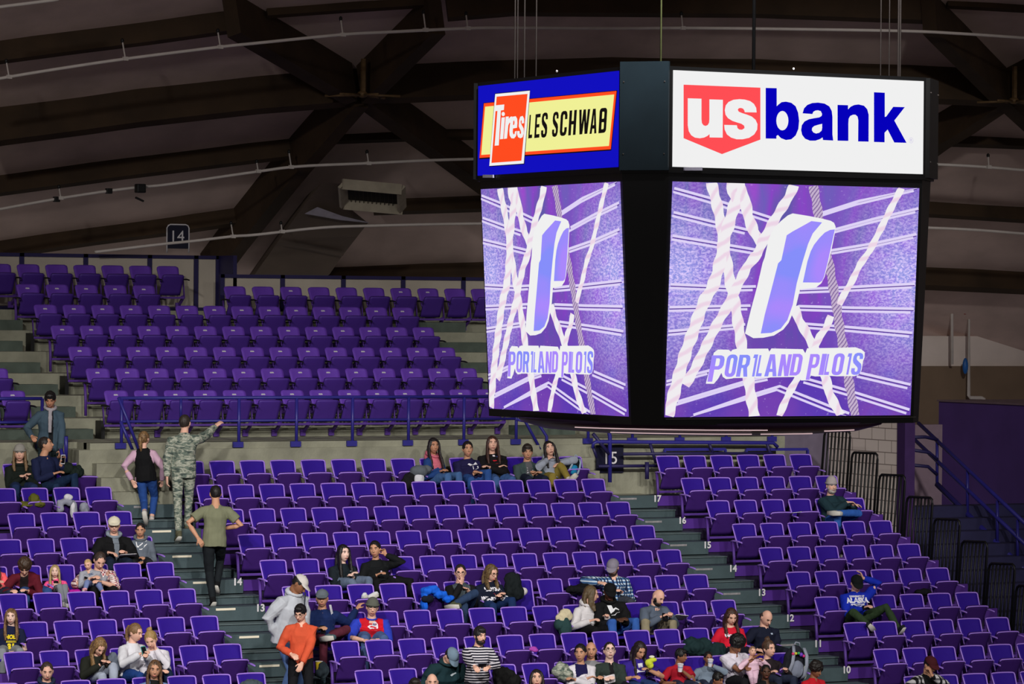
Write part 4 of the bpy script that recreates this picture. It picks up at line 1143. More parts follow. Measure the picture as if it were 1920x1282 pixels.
def head_bm(bm, HD, R, s, fem=False, baby=False):
    n, m = 28, 20
    rows = []
    for i in range(m + 1):
        th = PI * i / m; row = []
        for k in range(n):
            ph = 2 * PI * k / n
            dx, dy, dz = math.sin(th) * math.cos(ph), math.sin(th) * math.sin(ph), math.cos(th)
            x, y, z = dx * .076, dy * .096, dz * .116
            if z < 0:
                t = -z / .116
                x *= 1 - (.30 if fem else .24) * t * t
                if y > 0: y *= 1 - .45 * t
                else: y -= .012 * t * (1 if dy < -.1 else 0)
            if baby: x *= 1.06; z *= .93
            if y < 0:
                f = -dy
                e = math.exp(-(((abs(x) - .032) / .017) ** 2 + ((z - .016) / .014) ** 2)); y += .009 * e * f          # eye sockets
                e = math.exp(-((x / .045) ** 2 + ((z - .038) / .012) ** 2)); y -= .004 * e * f                       # brow
                e = math.exp(-((x / .024) ** 2 + ((z + .062) / .013) ** 2)); y -= .004 * e                           # mouth
                e = math.exp(-((x / .022) ** 2 + ((z + .098) / .016) ** 2)); y -= .006 * e                           # chin
                e = math.exp(-(((abs(x) - .045) / .02) ** 2 + ((z + .012) / .022) ** 2)); y -= .003 * e              # cheek
            row.append(HD + R @ (V((x, y, z)) * s))
        rows.append(row)
    t = bm.verts.new(rows[0][0]); b = bm.verts.new(rows[-1][0])
    vr = [[bm.verts.new(p) for p in r] for r in rows[1:-1]]
    for k in range(n):
        bm.faces.new((t, vr[0][k], vr[0][(k + 1) % n])); bm.faces.new((b, vr[-1][(k + 1) % n], vr[-1][k]))
    for a, c in zip(vr, vr[1:]):
        for k in range(n): bm.faces.new((a[k], c[k], c[(k + 1) % n], a[(k + 1) % n]))
    q = lambda x, y, z: HD + R @ (V((x, y, z)) * s)
    nl = .75 if (fem or baby) else 1
    loft(bm, [q(0, -.084, .026), q(0, -.098, .004), q(0, -.096 - .016 * nl, -.020), q(0, -.096, -.032)], [.007 * s, .0095 * s, .0155 * s * (.85 if fem else 1), .008 * s], R @ V((1, 0, 0)), 8)
    for sd in (-1, 1):
        ell(bm, q(sd * .079, .012, -.004), (.010 * s, .019 * s, .031 * s), R, 8, 8)

def hand_bm(bm, W_, d, nrm, s, side, curl=.5, thumb=True):
    """palm, four fingers of unequal length and a thumb off the side; d along the fingers, nrm out of the palm"""
    d = d.normalized(); nrm = (nrm - d * nrm.dot(d)).normalized(); w = d.cross(nrm) * side      # towards the thumb
    loft(bm, [W_ - d * .02 * s, W_ + d * .02 * s, W_ + d * .06 * s, W_ + d * .092 * s], [(.024 * s, .018 * s), (.034 * s, .017 * s), (.041 * s, .015 * s), (.040 * s, .012 * s)], w, 10)
    for k, (off, ln) in enumerate(((.030, .066), (.010, .075), (-.010, .070), (-.029, .054))):
        base = W_ + d * .086 * s + w * off * s
        a = curl * (.9 + .12 * k); p = base; pts = [base - d * .012 * s, base]; dd = d.copy()
        for q in (.42, .33, .25):
            dd = (dd * math.cos(a * .75) + nrm * math.sin(a * .75)).normalized()
            nn = nrm - dd * nrm.dot(dd)
            p = p + dd * ln * q * s; pts.append(p)
        loft(bm, pts, [.0092 * s, .009 * s, .0085 * s, .008 * s, .0066 * s], w, 7)
    b = W_ + d * .028 * s + w * .030 * s
    td = (d * .62 + w * .62 + nrm * (.25 + .35 * curl)).normalized(); t2 = (d * .8 + w * .15 + nrm * (.2 + .6 * curl)).normalized()
    loft(bm, [b - td * .012 * s, b + td * .022 * s, b + td * .040 * s + t2 * .006 * s, b + td * .042 * s + t2 * .030 * s], [.0125 * s, .0115 * s, .0098 * s, .0075 * s], nrm, 7)

def ik(a, b, l1, l2, pole):
    d = b - a; L = d.length
    if L > (l1 + l2) * .995:
        b = a + d * ((l1 + l2) * .995 / L); d = b - a; L = d.length
    x = (l1 * l1 - l2 * l2 + L * L) / (2 * L)
    h = math.sqrt(max(l1 * l1 - x * x, 0))
    t = d.normalized(); pv = pole - t * pole.dot(t)
    if pv.length < 1e-4: pv = V((0, 0, -1))
    return a + t * x + pv.normalized() * h, b

def skin_mat(rgb):
    return mat('skin_%d_%d_%d' % rgb, rgb, .55, .06, 14, .05, 120, spec=.3)
SK = {'fair': (226, 176, 154), 'pale': (234, 196, 180), 'tan': (198, 146, 116), 'olive': (186, 132, 104), 'brown': (138, 92, 66), 'dark': (84, 54, 40)}
def hair_mat(rgb, rgb2=None):
    return mat('hair_%d_%d_%d' % rgb, rgb, .5, .3, 40, .5, 90, spec=.4, rgb2=rgb2)

def pattern(kind):
    """woven and printed cloth"""
    nm = 'cloth_' + kind
    if nm in MATS: return MATS[nm]
    m = mat(nm, (128, 128, 128), .85, .05, 8, .25, 120, spec=.15)
    n = m.node_tree.nodes; l = m.node_tree.links; b = n['Principled BSDF']
    tc = n.new('ShaderNodeTexCoord'); sp = n.new('ShaderNodeSeparateXYZ'); l.new(tc.outputs['Object'], sp.inputs[0])
    def mth(op, a, b_=None):
        x = n.new('ShaderNodeMath'); x.operation = op
        for i, v in enumerate((a, b_)):
            if v is None: continue
            if isinstance(v, (int, float)): x.inputs[i].default_value = v
            else: l.new(v, x.inputs[i])
        return x.outputs[0]
    def mx(f, c1, c2):
        x = n.new('ShaderNodeMix'); x.data_type = 'RGBA'
        l.new(f, x.inputs[0])
        for i, c in ((6, c1), (7, c2)):
            if isinstance(c, tuple): x.inputs[i].default_value = lin(c)
            else: l.new(c, x.inputs[i])
        return x.outputs[2]
    def stripe(ax, freq, duty, ph=0): return mth('LESS_THAN', mth('FRACT', mth('ADD', mth('MULTIPLY', ax, freq), ph)), duty)
    if kind == 'stripe':
        out = mx(stripe(sp.outputs['Z'], 29, .45), (26, 26, 40), (216, 212, 220))
    elif kind == 'camo':
        mp = n.new('ShaderNodeMapping'); mp.inputs['Scale'].default_value = (7, 7, 17); l.new(tc.outputs['Object'], mp.inputs[0])
        nz = n.new('ShaderNodeTexNoise'); nz.inputs['Scale'].default_value = 1.5; nz.inputs['Detail'].default_value = 4; nz.inputs['Distortion'].default_value = .6; l.new(mp.outputs[0], nz.inputs[0])
        r = n.new('ShaderNodeValToRGB'); r.color_ramp.interpolation = 'CONSTANT'
        els = [(0, (70, 80, 76)), (.41, (104, 116, 106)), (.49, (138, 142, 128)), (.55, (172, 174, 160)), (.63, (118, 126, 112))]
        while len(r.color_ramp.elements) < 5: r.color_ramp.elements.new(.5)
        for e, (p, c) in zip(r.color_ramp.elements, els): e.position = p; e.color = lin(c)
        l.new(nz.outputs['Fac'], r.inputs[0]); out = r.outputs[0]
    else:
        fx, base, c1, c2, c3 = {'plaid_pink': (18, (226, 208, 204), (176, 92, 100), (120, 66, 84), (236, 226, 222)),
                                'plaid_blue': (20, (66, 104, 150), (24, 34, 62), (196, 212, 226), (30, 44, 80)),
                                'plaid_grey': (13, (190, 188, 190), (26, 26, 30), (26, 26, 30), (96, 94, 98))}[kind]
        hx = mth('ADD', sp.outputs['X'], mth('MULTIPLY', sp.outputs['Y'], .6))
        a = stripe(hx, fx, .42); c = stripe(sp.outputs['Z'], fx, .42)
        o1 = mx(a, base, c1); o2 = mx(c, o1, c2 if kind != 'plaid_grey' else c1)
        both = mth('MULTIPLY', a, c)
        out = mx(both, o2, c3 if kind != 'plaid_grey' else (14, 14, 16))
        if kind == 'plaid_grey':
            out = mx(mth('MULTIPLY', mth('SUBTRACT', 1, a), c), out, (104, 102, 106)); 
    l.new(out, b.inputs['Base Color'])
    return m
def cloth(c):
    if isinstance(c, str): return pattern(c)
    return mat('cloth_%d_%d_%d' % c, c, .85, .10, 7, .25, 90, spec=.15)

PEOPLE = {}
def person(key, label, head, yp, hip=None, s=1.0, sex='m', skin='fair', hair=('short', (40, 30, 26)), look=(0, 0, 0), turn=0,
           top=(60, 60, 66), sleeve=None, cuff='long', front=None, fat=1.0, puff=.012, pants=(40, 46, 66), shoes=(30, 30, 32),
           hR=None, hL=None, eR=None, eL=None, kR=None, kL=None, aR=None, aL=None, stand=None, hat=None, glasses=False, beard=None,
           hood=None, collar=None, txt=(), curl=(.6, .6), lean=None, dirR=None, dirL=None, hem=.07, scarf=None, group=None, mouth=(150, 84, 78), longsock=None, neckline=0):
    """head: pixel of the head centre, on the plane y = yp. Joints may be given as (px, py, y)"""
    HD = at(head[0], head[1], y=yp)
    pt = lambda v: at(v[0], v[1], y=v[2]) if v is not None else None
    R = rot_head(*look)
    fwd = Matrix.Rotation(math.radians(turn), 3, 'Z') @ V((0, -1, 0)); side = Matrix.Rotation(math.radians(turn), 3, 'Z') @ V((1, 0, 0))   # side: the person's left
    up = V((0, 0, 1))
    HIP = V(hip) if hip is not None else None
    back = R @ V((0, 1, 0))
    NB = HD + (back * .026 - up * (.096 if sex != 'b' else .085) + R @ V((0, .01, -.050))) * s        # base of the neck
    spine = (NB - HIP).normalized()
    fem = sex == 'f'
    sw = (.165 if fem else .188) * s * (fat ** .5)
    base = V((HIP.x, HIP.y, stand if stand is not None else HIP.z - .60 * s))
    fat *= 1.08
    root = empty('person', base, label, 'person', group)
    PEOPLE[key] = root
    loc = lambda me: me.transform(Matrix.Translation(-base))
    # joints
    SHc = NB - spine * .098 * s
    J = {}
    for sd, nm, h, e, k, a in ((-1, 'R', hR, eR, kR, aR), (1, 'L', hL, eL, kL, aL)):
        S = SHc + side * sd * sw * .92
        Hh = pt(h)
        if Hh is None: Hh = HIP + fwd * .30 * s + side * sd * .07 * s + up * .14 * s
        pole = V(e) if e is not None else (side * sd * .8 - up * .7 - fwd * .35)
        E_, W_ = ik(S, Hh, .285 * s, .262 * s, pole)
        HJ = HIP + side * sd * .085 * s
        if stand is not None:
            A = pt(a) if a is not None else V((HJ.x + side.x * sd * .02, HJ.y + .0, stand + .09))
            K = pt(k) if k is not None else ik(HJ, A, .45 * s, .44 * s, fwd + side * sd * .1)[0]
        else:
            K = pt(k) if k is not None else HJ + fwd * .40 * s + side * sd * .05 * s + up * .02 * s
            A = pt(a) if a is not None else V((K.x, max(K.y + fwd.y * .02, HIP.y - .52), HIP.z - .50 * min(s, 1)))
        J[nm] = dict(S=S, E=E_, W=W_, H=HJ, K=K, A=A, sd=sd)
    # ---- body: one skin
    bm = bmesh.new()
    head_bm(bm, HD, R, s, fem, sex == 'b')
    neck_r = (.050 if fem else .059) * s
    loft(bm, [HD + R @ V((0, .02, -.03)) * s, HD + R @ V((0, .02, -.085)) * s, NB + up * .01 * s, NB - spine * .06 * s], [neck_r * .95, neck_r * .92, neck_r * 1.02, neck_r * 1.5], side, 12)
    loft(bm, [NB - spine * .01 * s, NB - spine * .06 * s, NB - spine * .2 * s, HIP.lerp(NB, .3), HIP], [(.07 * s, .05 * s), (sw * .50, .055 * s), (.135 * s * fat, .088 * s * fat), (.118 * s * fat, .085 * s * fat), (.13 * s * fat, .095 * s * fat)], side, 14)
    for nm, j in J.items():
        d = j['W'] - j['E']
        loft(bm, [NB - spine * .14 * s + side * j['sd'] * sw * .3, j['S'] - spine * .01 * s, j['S'].lerp(j['E'], .5), j['E'], j['E'].lerp(j['W'], .35), j['W']], [.04 * s, .040 * s, .042 * s, .036 * s, .038 * s, .026 * s], up, 10)
        dd = {'R': dirR, 'L': dirL}[nm]
        fd = V(dd[0]) if dd else (d.normalized() * .8 + fwd * .25)
        pn = V(dd[1]) if dd else (-up * .7 - side * j['sd'] * .4 + fwd * .2)
        hand_bm(bm, j['W'] + d.normalized() * .012 * s, fd, pn, s * (.92 if fem else 1), -j['sd'], curl[0 if nm == 'R' else 1])
        if stand is not None and longsock:
            loft(bm, [j['K'].lerp(j['A'], .6), j['A'], j['A'] - up * .05], [.042, .034, .036], side, 10)
    me = remesh(bm, max(.0068 * s, .0055)); smooth(me); loc(me); me.materials.append(skin_mat(SK[skin]))
    link('body', me, root)
    q = lambda x, y, z: HD + R @ (V((x, y, z)) * s)
    # ---- face
    if mouth is not None:
        em = [mat('eye_white', (214, 206, 202), .3), mat('eye_iris', (44, 32, 26), .25)]
        lid = look[1] > 18
        for sd in (-1, 1):
            bm = bmesh.new()
            if not lid:
                ell(bm, q(sd * .032, -.0805, .015), (.0125 * s, .006 * s, .0060 * s), R, 10, 8, 0)
                ell(bm, q(sd * .031, -.0845, .0152), (.0058 * s, .0035 * s, .0056 * s), R, 8, 6, 1)
            tube(bm, [q(sd * .018, -.0865, .018), q(sd * .031, -.0895, .0225), q(sd * .045, -.081, .018)], .0022 * s, 5, 1)
            o = obj('eye', bm, em, root, smooth=True)
            bm = bmesh.new(); loft(bm, [q(sd * .016, -.0925, .036), q(sd * .032, -.0925, .042), q(sd * .050, -.078, .036)], [(.0045 * s, .003 * s)] * 3, R @ V((0, 0, 1)), 6)
            bc = hair[1] if hair[0] not in ('bald',) else (58, 44, 38)
            obj('eyebrow', bm, hair_mat(tuple(int(v * .8) for v in bc)), root, smooth=True)
        bm = bmesh.new()
        loft(bm, [q(-.026, -.080, -.063), q(-.012, -.0935, -.060), q(0, -.096, -.0615), q(.012, -.0935, -.060), q(.026, -.080, -.063)], [(.003 * s, .003 * s), (.0065 * s, .005 * s), (.0068 * s, .005 * s), (.0065 * s, .005 * s), (.003 * s, .003 * s)], R @ V((0, 0, 1)), 8)
        obj('lips', bm, mat('lips_%d_%d_%d' % mouth, mouth, .4), root, smooth=True)
    # ---- hair
    hk, hc = hair[0], hair[1]; h2 = hair[2] if len(hair) > 2 else None
    hm = hair_mat(hc, h2)
    bm = bmesh.new(); used = True
    def cap(rx, ry, rz, oy, oz): ell(bm, q(0, oy, oz), (rx * s, ry * s, rz * s), R, 24, 18)
    wd = V((0, 0, -1))
    hdn = (R @ V((0, 0, -1)) * .45 + wd * .55).normalized()
    if hk in ('short', 'thick', 'crew'):
        cap(.082 if hk != 'thick' else .088, .098 if hk != 'thick' else .104, .100 if hk != 'thick' else .108, .018, .028 if hk != 'thick' else .034)
        if hk == 'thick': ell(bm, q(0, -.045, .095), (.062 * s, .04 * s, .034 * s), R, 14, 10)
    elif hk == 'fringe': 
        cap(.086, .100, .104, .012, .026); ell(bm, q(0, -.062, .072), (.062 * s, .030 * s, .030 * s), R, 14, 10)
    elif hk == 'balding':
        for sd in (-1, 1): ell(bm, q(sd * .052, .030, .0), (.032 * s, .062 * s, .052 * s), R, 14, 10)
        ell(bm, q(0, .062, -.005), (.062 * s, .038 * s, .06 * s), R, 14, 10)
    elif hk == 'baby': cap(.079, .095, .100, .012, .020)
    elif hk == 'afro':
        cap(.120, .118, .112, .020, .055)
    elif hk == 'curly': cap(.098, .108, .110, .016, .038)
    elif hk in ('long', 'bob', 'bun', 'tail', 'half'):
        cap(.086, .101, .105, .018, .026)
        if hk in ('long', 'bob', 'half'):
            L = {'long': hair[3] if len(hair) > 3 else .36, 'bob': .17, 'half': .25}[hk]
            loft(bm, [q(0, .06, .06), q(0, .085, -.02), q(0, .08, -.07) + hdn * .03 * s, q(0, .075, -.06) + wd * L * .6 * s, q(0, .06, -.06) + wd * L * s], [(.06 * s, .04 * s), (.082 * s, .04 * s), (.09 * s, .04 * s), (.10 * s, .036 * s), (.085 * s, .02 * s)], R @ V((1, 0, 0)), 14)
            for sd in (-1, 1):
                fr = -.015 if hk != 'long' else -.035
                loft(bm, [q(sd * .045, -.02, .085), q(sd * .078, -.018, .03), q(sd * .086, fr * .6, -.04), q(sd * .088, fr, -.08) + hdn * .03 * s, q(sd * .092, fr, -.07) + wd * L * .6 * s + fwd * .05 * s, q(sd * .085, fr, -.07) + wd * L * .95 * s + fwd * .085 * s],
                     [(.03 * s, .03 * s), (.022 * s, .04 * s), (.02 * s, .046 * s), (.022 * s, .046 * s), (.028 * s, .04 * s), (.014 * s, .02 * s)], R @ V((1, 0, 0)), 10)
        if hk == 'bun':
            ell(bm, q(.0, .045, .135), (.042 * s, .042 * s, .034 * s), R, 12, 8); ell(bm, q(.02, .05, .15), (.022 * s, .022 * s, .024 * s), R, 10, 8)
        if hk == 'tail':
            loft(bm, [q(0, .09, .05), q(0, .125, .04), q(0, .135, -.01), q(0, .125, -.06) + wd * .06 * s, q(0, .10, -.06) + wd * .15 * s], [.02 * s, .03 * s, .034 * s, .03 * s, .012 * s], R @ V((1, 0, 0)), 10)
    else: used = False
    if used:
        me = remesh(bm, .0075 * max(s, .6)); 
        if hk in ('afro', 'curly'): wrinkle(me, .010, 30, .006, 70)
        else:
            Ri = R.transposed()
            ns = [v.normal.copy() for v in me.vertices]; out = []
            for v, nv in zip(me.vertices, ns):
                c = Ri @ (v.co - HD)
                out.extend(v.co + nv * (noise.noise(V((c.x * 75, c.y * 75, c.z * 12))) * .0045 + noise.noise(c * 20) * .003))
            me.vertices.foreach_set('co', out); me.update()
        smooth(me); loc(me); me.materials.append(hm); link('hair', me, root)
    else: bm.free()
    # ---- hat
    if hat:
        kind, hcq = hat[0], hat[1]
        cm = cloth(hcq)
        bm = bmesh.new()
        if kind == 'cap':
            ell(bm, q(0, .012, .040), (.093 * s, .109 * s, .094 * s), R, 26, 18)
            r_ = bmesh.ops.bisect_plane(bm, geom=bm.verts[:] + bm.edges[:] + bm.faces[:], plane_co=q(0, 0, .052), plane_no=R @ V((0, .12, -1)), clear_outer=True)
            bmesh.ops.holes_fill(bm, edges=[e for e in bm.edges if e.is_boundary])
            ell(bm, q(0, .012, .134), (.009 * s, .009 * s, .006 * s), R, 8, 6)
            obj('cap_crown', bm, cm, root, smooth=True)
            bm = bmesh.new(); N = 12; ro = []
            fl = -1
            for k in range(N + 1):
                a = PI * k / N; cx, sx = math.cos(a), math.sin(a)
                ro.append((q(.086 * cx, -.040 - .052 * sx, .056), q(.080 * cx, -.050 - .118 * sx, .052 - .014 * (cx * cx) - .016 * sx)))
            va = [[bm.verts.new(p + R @ V((0, 0, z)) * s) for p in pr for z in (.004, -.004)] for pr in ro]
            for a, b in zip(va, va[1:]):
                bm.faces.new((a[0], b[0], b[2], a[2])); bm.faces.new((a[1], a[3], b[3], b[1])); bm.faces.new((a[2], b[2], b[3], a[3])); bm.faces.new((a[0], a[1], b[1], b[0]))
            bm.faces.new((va[0][0], va[0][2], va[0][3], va[0][1])); bm.faces.new((va[-1][0], va[-1][1], va[-1][3], va[-1][2]))
            obj('cap_brim', bm, cloth(hat[2]) if len(hat) > 2 else cm, root, smooth=False)
        else:
            ell(bm, q(0, .010, .040), (.091 * s, .106 * s, (.132 if kind == 'beanie_tall' else .112) * s), R, 26, 18)
            bmesh.ops.bisect_plane(bm, geom=bm.verts[:] + bm.edges[:] + bm.faces[:], plane_co=q(0, 0, .030), plane_no=R @ V((0, .1, -1)), clear_outer=True)
            bmesh.ops.holes_fill(bm, edges=[e for e in bm.edges if e.is_boundary])
            tube(bm, [q(.091 * math.cos(2 * PI * k / 24), .010 + .106 * math.sin(2 * PI * k / 24), .046 - .006 * math.sin(2 * PI * k / 24)) for k in range(25)], .012 * s, 8)
            obj('beanie', bm, cm, root, smooth=True)
    if glasses:
        bm = bmesh.new()
        for sd in (-1, 1):
            tube(bm, [q(sd * .033 + .025 * math.cos(2 * PI * k / 14), -.099 + .006 * abs(math.cos(2 * PI * k / 14)), .013 + .018 * math.sin(2 * PI * k / 14)) for k in range(15)], .0024 * s, 5)
            tube(bm, [q(sd * .058, -.094, .017), q(sd * .082, .0, .016)], .0022 * s, 5)
        tube(bm, [q(-.008, -.101, .018), q(.008, -.101, .018)], .0024 * s, 5)
        obj('glasses', bm, m_blk, root, smooth=True)
    if beard:
        bm = bmesh.new()
        ell(bm, q(0, -.030, -.075), (.066 * s, .070 * s, .050 * s), R, 18, 12)
        if beard[0] == 'full': ell(bm, q(0, -.045, -.105), (.046 * s, .048 * s, .045 * s), R, 14, 10)
        for sd in (-1, 1): loft(bm, [q(sd * .073, -.012, .0), q(sd * .066, -.035, -.05)], [(.008 * s, .022 * s), (.012 * s, .03 * s)], R @ V((1, 0, 0)), 8)
        loft(bm, [q(-.032, -.078, -.062), q(-.015, -.096, -.046), q(.015, -.096, -.046), q(.032, -.078, -.062)], [.007 * s] * 4, R @ V((0, 0, 1)), 7)
        obj('beard', bm, hair_mat(beard[1]), root, smooth=True)
    # ---- clothing: top
    pf = puff * s
    bm = bmesh.new()
    hemP = HIP - spine * hem * s if stand is not None else HIP - spine * .02 * s + fwd * .02 * s
    hw = .150 if not fem else .158
    loft(bm, [hemP, HIP + spine * .05 * s, HIP.lerp(NB, .38), HIP.lerp(NB, .66), NB - spine * .115 * s, NB - spine * .042 * s, NB - spine * (.004 + neckline) * s],
         [(hw * fat * s + pf, .112 * fat * s + pf), (hw * fat * s + pf, .115 * fat * s + pf), (.134 * fat * s + pf, .102 * fat * s + pf), (.150 * fat * s + pf, .112 * s * fat + pf), (sw * .86 + pf * .6, .094 * s + pf), (sw * .56, .074 * s + pf * .6), (.078 * s, .064 * s)], side, 18)
    cuffs = []
    for nm, j in J.items():
        S, E_, W_ = j['S'], j['E'], j['W']; sd = j['sd']
        r0 = (.062 if fem else .069) * s * (fat ** .4) + pf * .6
        if cuff == 'short':
            loft(bm, [NB - spine * .062 * s + side * sd * sw * .28, S.lerp(E_, .02), S.lerp(E_, .35), S.lerp(E_, .66)], [.050 * s, r0 * .94, r0 * .98, r0 * 1.0], up, 12)
        elif cuff == 'push':
            loft(bm, [NB - spine * .062 * s + side * sd * sw * .28, S.lerp(E_, .02), S.lerp(E_, .5), E_, E_.lerp(W_, .15)], [.050 * s, r0 * .96, r0 * .92, r0 * .84, r0 * .76], up, 12)
        else:
            loft(bm, [NB - spine * .062 * s + side * sd * sw * .28, S.lerp(E_, .02), S.lerp(E_, .5), E_, E_.lerp(W_, .5), W_ - (W_ - E_).normalized() * .005 * s], [.050 * s, r0 * .96, r0 * .92, r0 * .82, r0 * .72, r0 * .56], up, 12)
    me = remesh(bm, max(.011 * s, .008)); wrinkle(me, .007 * s, 8, .0045 * s, 22, hash(key) % 17 / 3.0); smooth(me)
    me.materials.append(cloth(top))
    segs = [(j['S'], j['E'], j['W']) for j in J.values()]
    def dseg(p, a, b):
        ab = b - a; t = max(0, min(1, (p - a).dot(ab) / max(ab.length_squared, 1e-9))); return (p - a - ab * t).length
    if sleeve or front:
        if sleeve: me.materials.append(cloth(sleeve))
        if front: me.materials.append(cloth(front[1]))
        fi = len(me.materials) - 1
        for p in me.polygons:
            c = p.center
            lat = (c - NB).dot(side)
            insl = any(min(dseg(c, a, b), dseg(c, b, w)) < .088 * s and (c - NB).dot(side) * (1 if (a - NB).dot(side) > 0 else -1) > sw * .70 for a, b, w in segs) or any(dseg(c, b, w) < .075 * s for a, b, w in segs)
            if sleeve and insl: p.material_index = 1; continue
            if front and not insl and p.normal.dot(fwd) > .15:
                t = (NB - c).dot(spine) / (s * .5)
                if abs(lat) < front[0] * s * (front[2] if len(front) > 2 else 1) * (max(.12, 1 - t * front[3]) if len(front) > 3 else 1): p.material_index = fi
    tree = BVHTree.FromPolygons([v.co.copy() for v in me.vertices], [tuple(p.vertices) for p in me.polygons])
    loc(me); tw = link('jacket' if puff > .018 else 'shirt', me, root)
    # printed words and marks on the chest
    for t in txt:
        st, size, du, dv, colr = t[:5]; sx_ = t[5] if len(t) > 5 else 1.0; shr = t[6] if len(t) > 6 else 0
        if isinstance(st, str):
            tm = text_mesh(st, size * s, 0, shr, .004 * size / .06); 
            bt = bmesh.new(); bt.from_mesh(tm)
            bmesh.ops.subdivide_edges(bt, edges=[e for e in bt.edges if e.calc_length() > .03], cuts=1)
        else:
            bt = bmesh.new()
            for lp in st: fill(bt, [[V((a * size * s, b * size * s, 0)) for a, b in lp]])
        o0 = NB - spine * max(dv - .075, .05) * s
        ok = True
        for v in bt.verts:
            p = o0 + side * (v.co.x * sx_ + du * s) + spine * v.co.y
            dirn = -fwd if len(t) < 8 else fwd
            hit = tree.ray_cast(p - dirn * .5, dirn, 1.0)
            v.co = (hit[0] - dirn * .004) if hit[0] else p - dirn * .13 * s
        bmesh.ops.translate(bt, verts=bt.verts[:], vec=-base)
        mm = bpy.data.meshes.new('print'); bt.to_mesh(mm); bt.free(); mm.materials.append(cloth(colr)); link('print', mm, root)
    if collar:
        bm = bmesh.new(); tube(bm, [NB - spine * .012 * s + side * .070 * s * math.cos(2 * PI * k / 20) + fwd * .062 * s * math.sin(2 * PI * k / 20) - up * .016 * s * math.sin(2 * PI * k / 20) for k in range(21)], .013 * s, 8)
        obj('collar', bm, cloth(collar), root, smooth=True)
    if hood:
        bm = bmesh.new()
        pts = [NB - up * .01 * s + side * .092 * s * math.cos(2 * PI * k / 20) + fwd * .088 * s * math.sin(2 * PI * k / 20) - up * (.035 * s * math.sin(2 * PI * k / 20)) + up * .02 * s for k in range(21)]
        loft(bm, pts, [(.034 * s if math.sin(2 * PI * k / 20) < .2 else .022 * s) for k in range(21)], up, 9)
        ell(bm, NB - fwd * .085 * s - up * .02 * s, (.085 * s, .05 * s, .075 * s), Matrix.Rotation(math.radians(turn), 3, 'Z'), 14, 10)
        me = remesh(bm, .012 * s); wrinkle(me, .006, 12, .004, 30); smooth(me); loc(me); me.materials.append(cloth(hood)); link('hood', me, root)
    if scarf:
        bm = bmesh.new()
        tube(bm, [NB + up * .015 * s + side * .078 * s * math.cos(2 * PI * k / 20) + fwd * .074 * s * math.sin(2 * PI * k / 20) - up * .03 * s * math.sin(2 * PI * k / 20) for k in range(21)], .026 * s, 8)
        for du, dl in scarf[1:]:
            loft(bm, [NB + fwd * .085 * s - up * .03 * s + side * du * .5, NB + fwd * .15 * s - up * .15 * s + side * du, NB + fwd * .16 * s - up * dl * s + side * du * 1.4], [(.03, .016), (.034, .014), (.03, .01)], side, 8)
        me = remesh(bm, .010); wrinkle(me, .006, 16, .004, 40); smooth(me); loc(me); me.materials.append(cloth(scarf[0])); link('scarf', me, root)
    # ---- trousers and shoes
    if pants is not None:
        bm = bmesh.new()
        loft(bm, [HIP + spine * .10 * s, HIP, HIP - spine * .07 * s], [(.142 * s * fat, .104 * s * fat), (.150 * s * fat, .112 * s * fat), (.12 * s * fat, .10 * s * fat)], side, 14)
        for nm, j in J.items():
            H_, K_, A_ = j['H'], j['K'], j['A']
            f2 = fat ** .5
            loft(bm, [H_ - (K_ - H_).normalized() * .03 * s, H_.lerp(K_, .12), H_.lerp(K_, .55), K_, K_.lerp(A_, .3), K_.lerp(A_, .8), A_.lerp(K_, .04 if not longsock else .25)], [.080 * s * f2, .090 * s * f2, .078 * s * f2, .064 * s, .062 * s, .052 * s, .048 * s], side, 12)
        me = remesh(bm, max(.012 * s, .009)); wrinkle(me, .006 * s, 9, .004 * s, 26, 4.4); smooth(me); loc(me); me.materials.append(cloth(pants)); link('trousers', me, root)
    if shoes is not None:
        for nm, j in J.items():
            A_ = j['A']; sh = (A_ - j['K']).normalized()
            toe = fwd - sh * fwd.dot(sh); toe = (toe.normalized() * .9 + side * j['sd'] * .2).normalized() if toe.length > .2 else fwd
            c0 = A_ + sh * .045 * s
            bm = bmesh.new()
            loft(bm, [c0 - toe * .075 * s, c0 - toe * .05 * s, c0 + toe * .03 * s, c0 + toe * .13 * s, c0 + toe * .175 * s], [(.024 * s, .030 * s), (.036 * s, .044 * s), (.040 * s, .042 * s), (.044 * s, .030 * s), (.028 * s, .018 * s)], toe.cross(sh), 12, 0)
            loft(bm, [A_ - sh * .05 * s, A_ + sh * .03 * s], [.046 * s, .046 * s], toe, 10, 0)
            loft(bm, [c0 + sh * .040 * s - toe * .08 * s, c0 + sh * .042 * s + toe * .04 * s, c0 + sh * .042 * s + toe * .178 * s], [(.032 * s, .010 * s), (.044 * s, .010 * s), (.030 * s, .010 * s)], toe.cross(sh), 10, 1)
            obj('shoe', bm, [cloth(shoes), mat('pale_shoe_sole', (198, 194, 186), .6)], root, smooth=True)
    return root, J, HD, R, fwd, side

def sit(b, i, j, px=None, dy=-.20, s=1.0, dz=0):
    """hip point of somebody in a seat"""
    p = seat_at(b, i, j)
    x = p.x if px is None else at(px, 1000, y=p.y + dy).x
    return V((x, p.y + dy, p.z - .43 + .105 * s + dz)), p.y
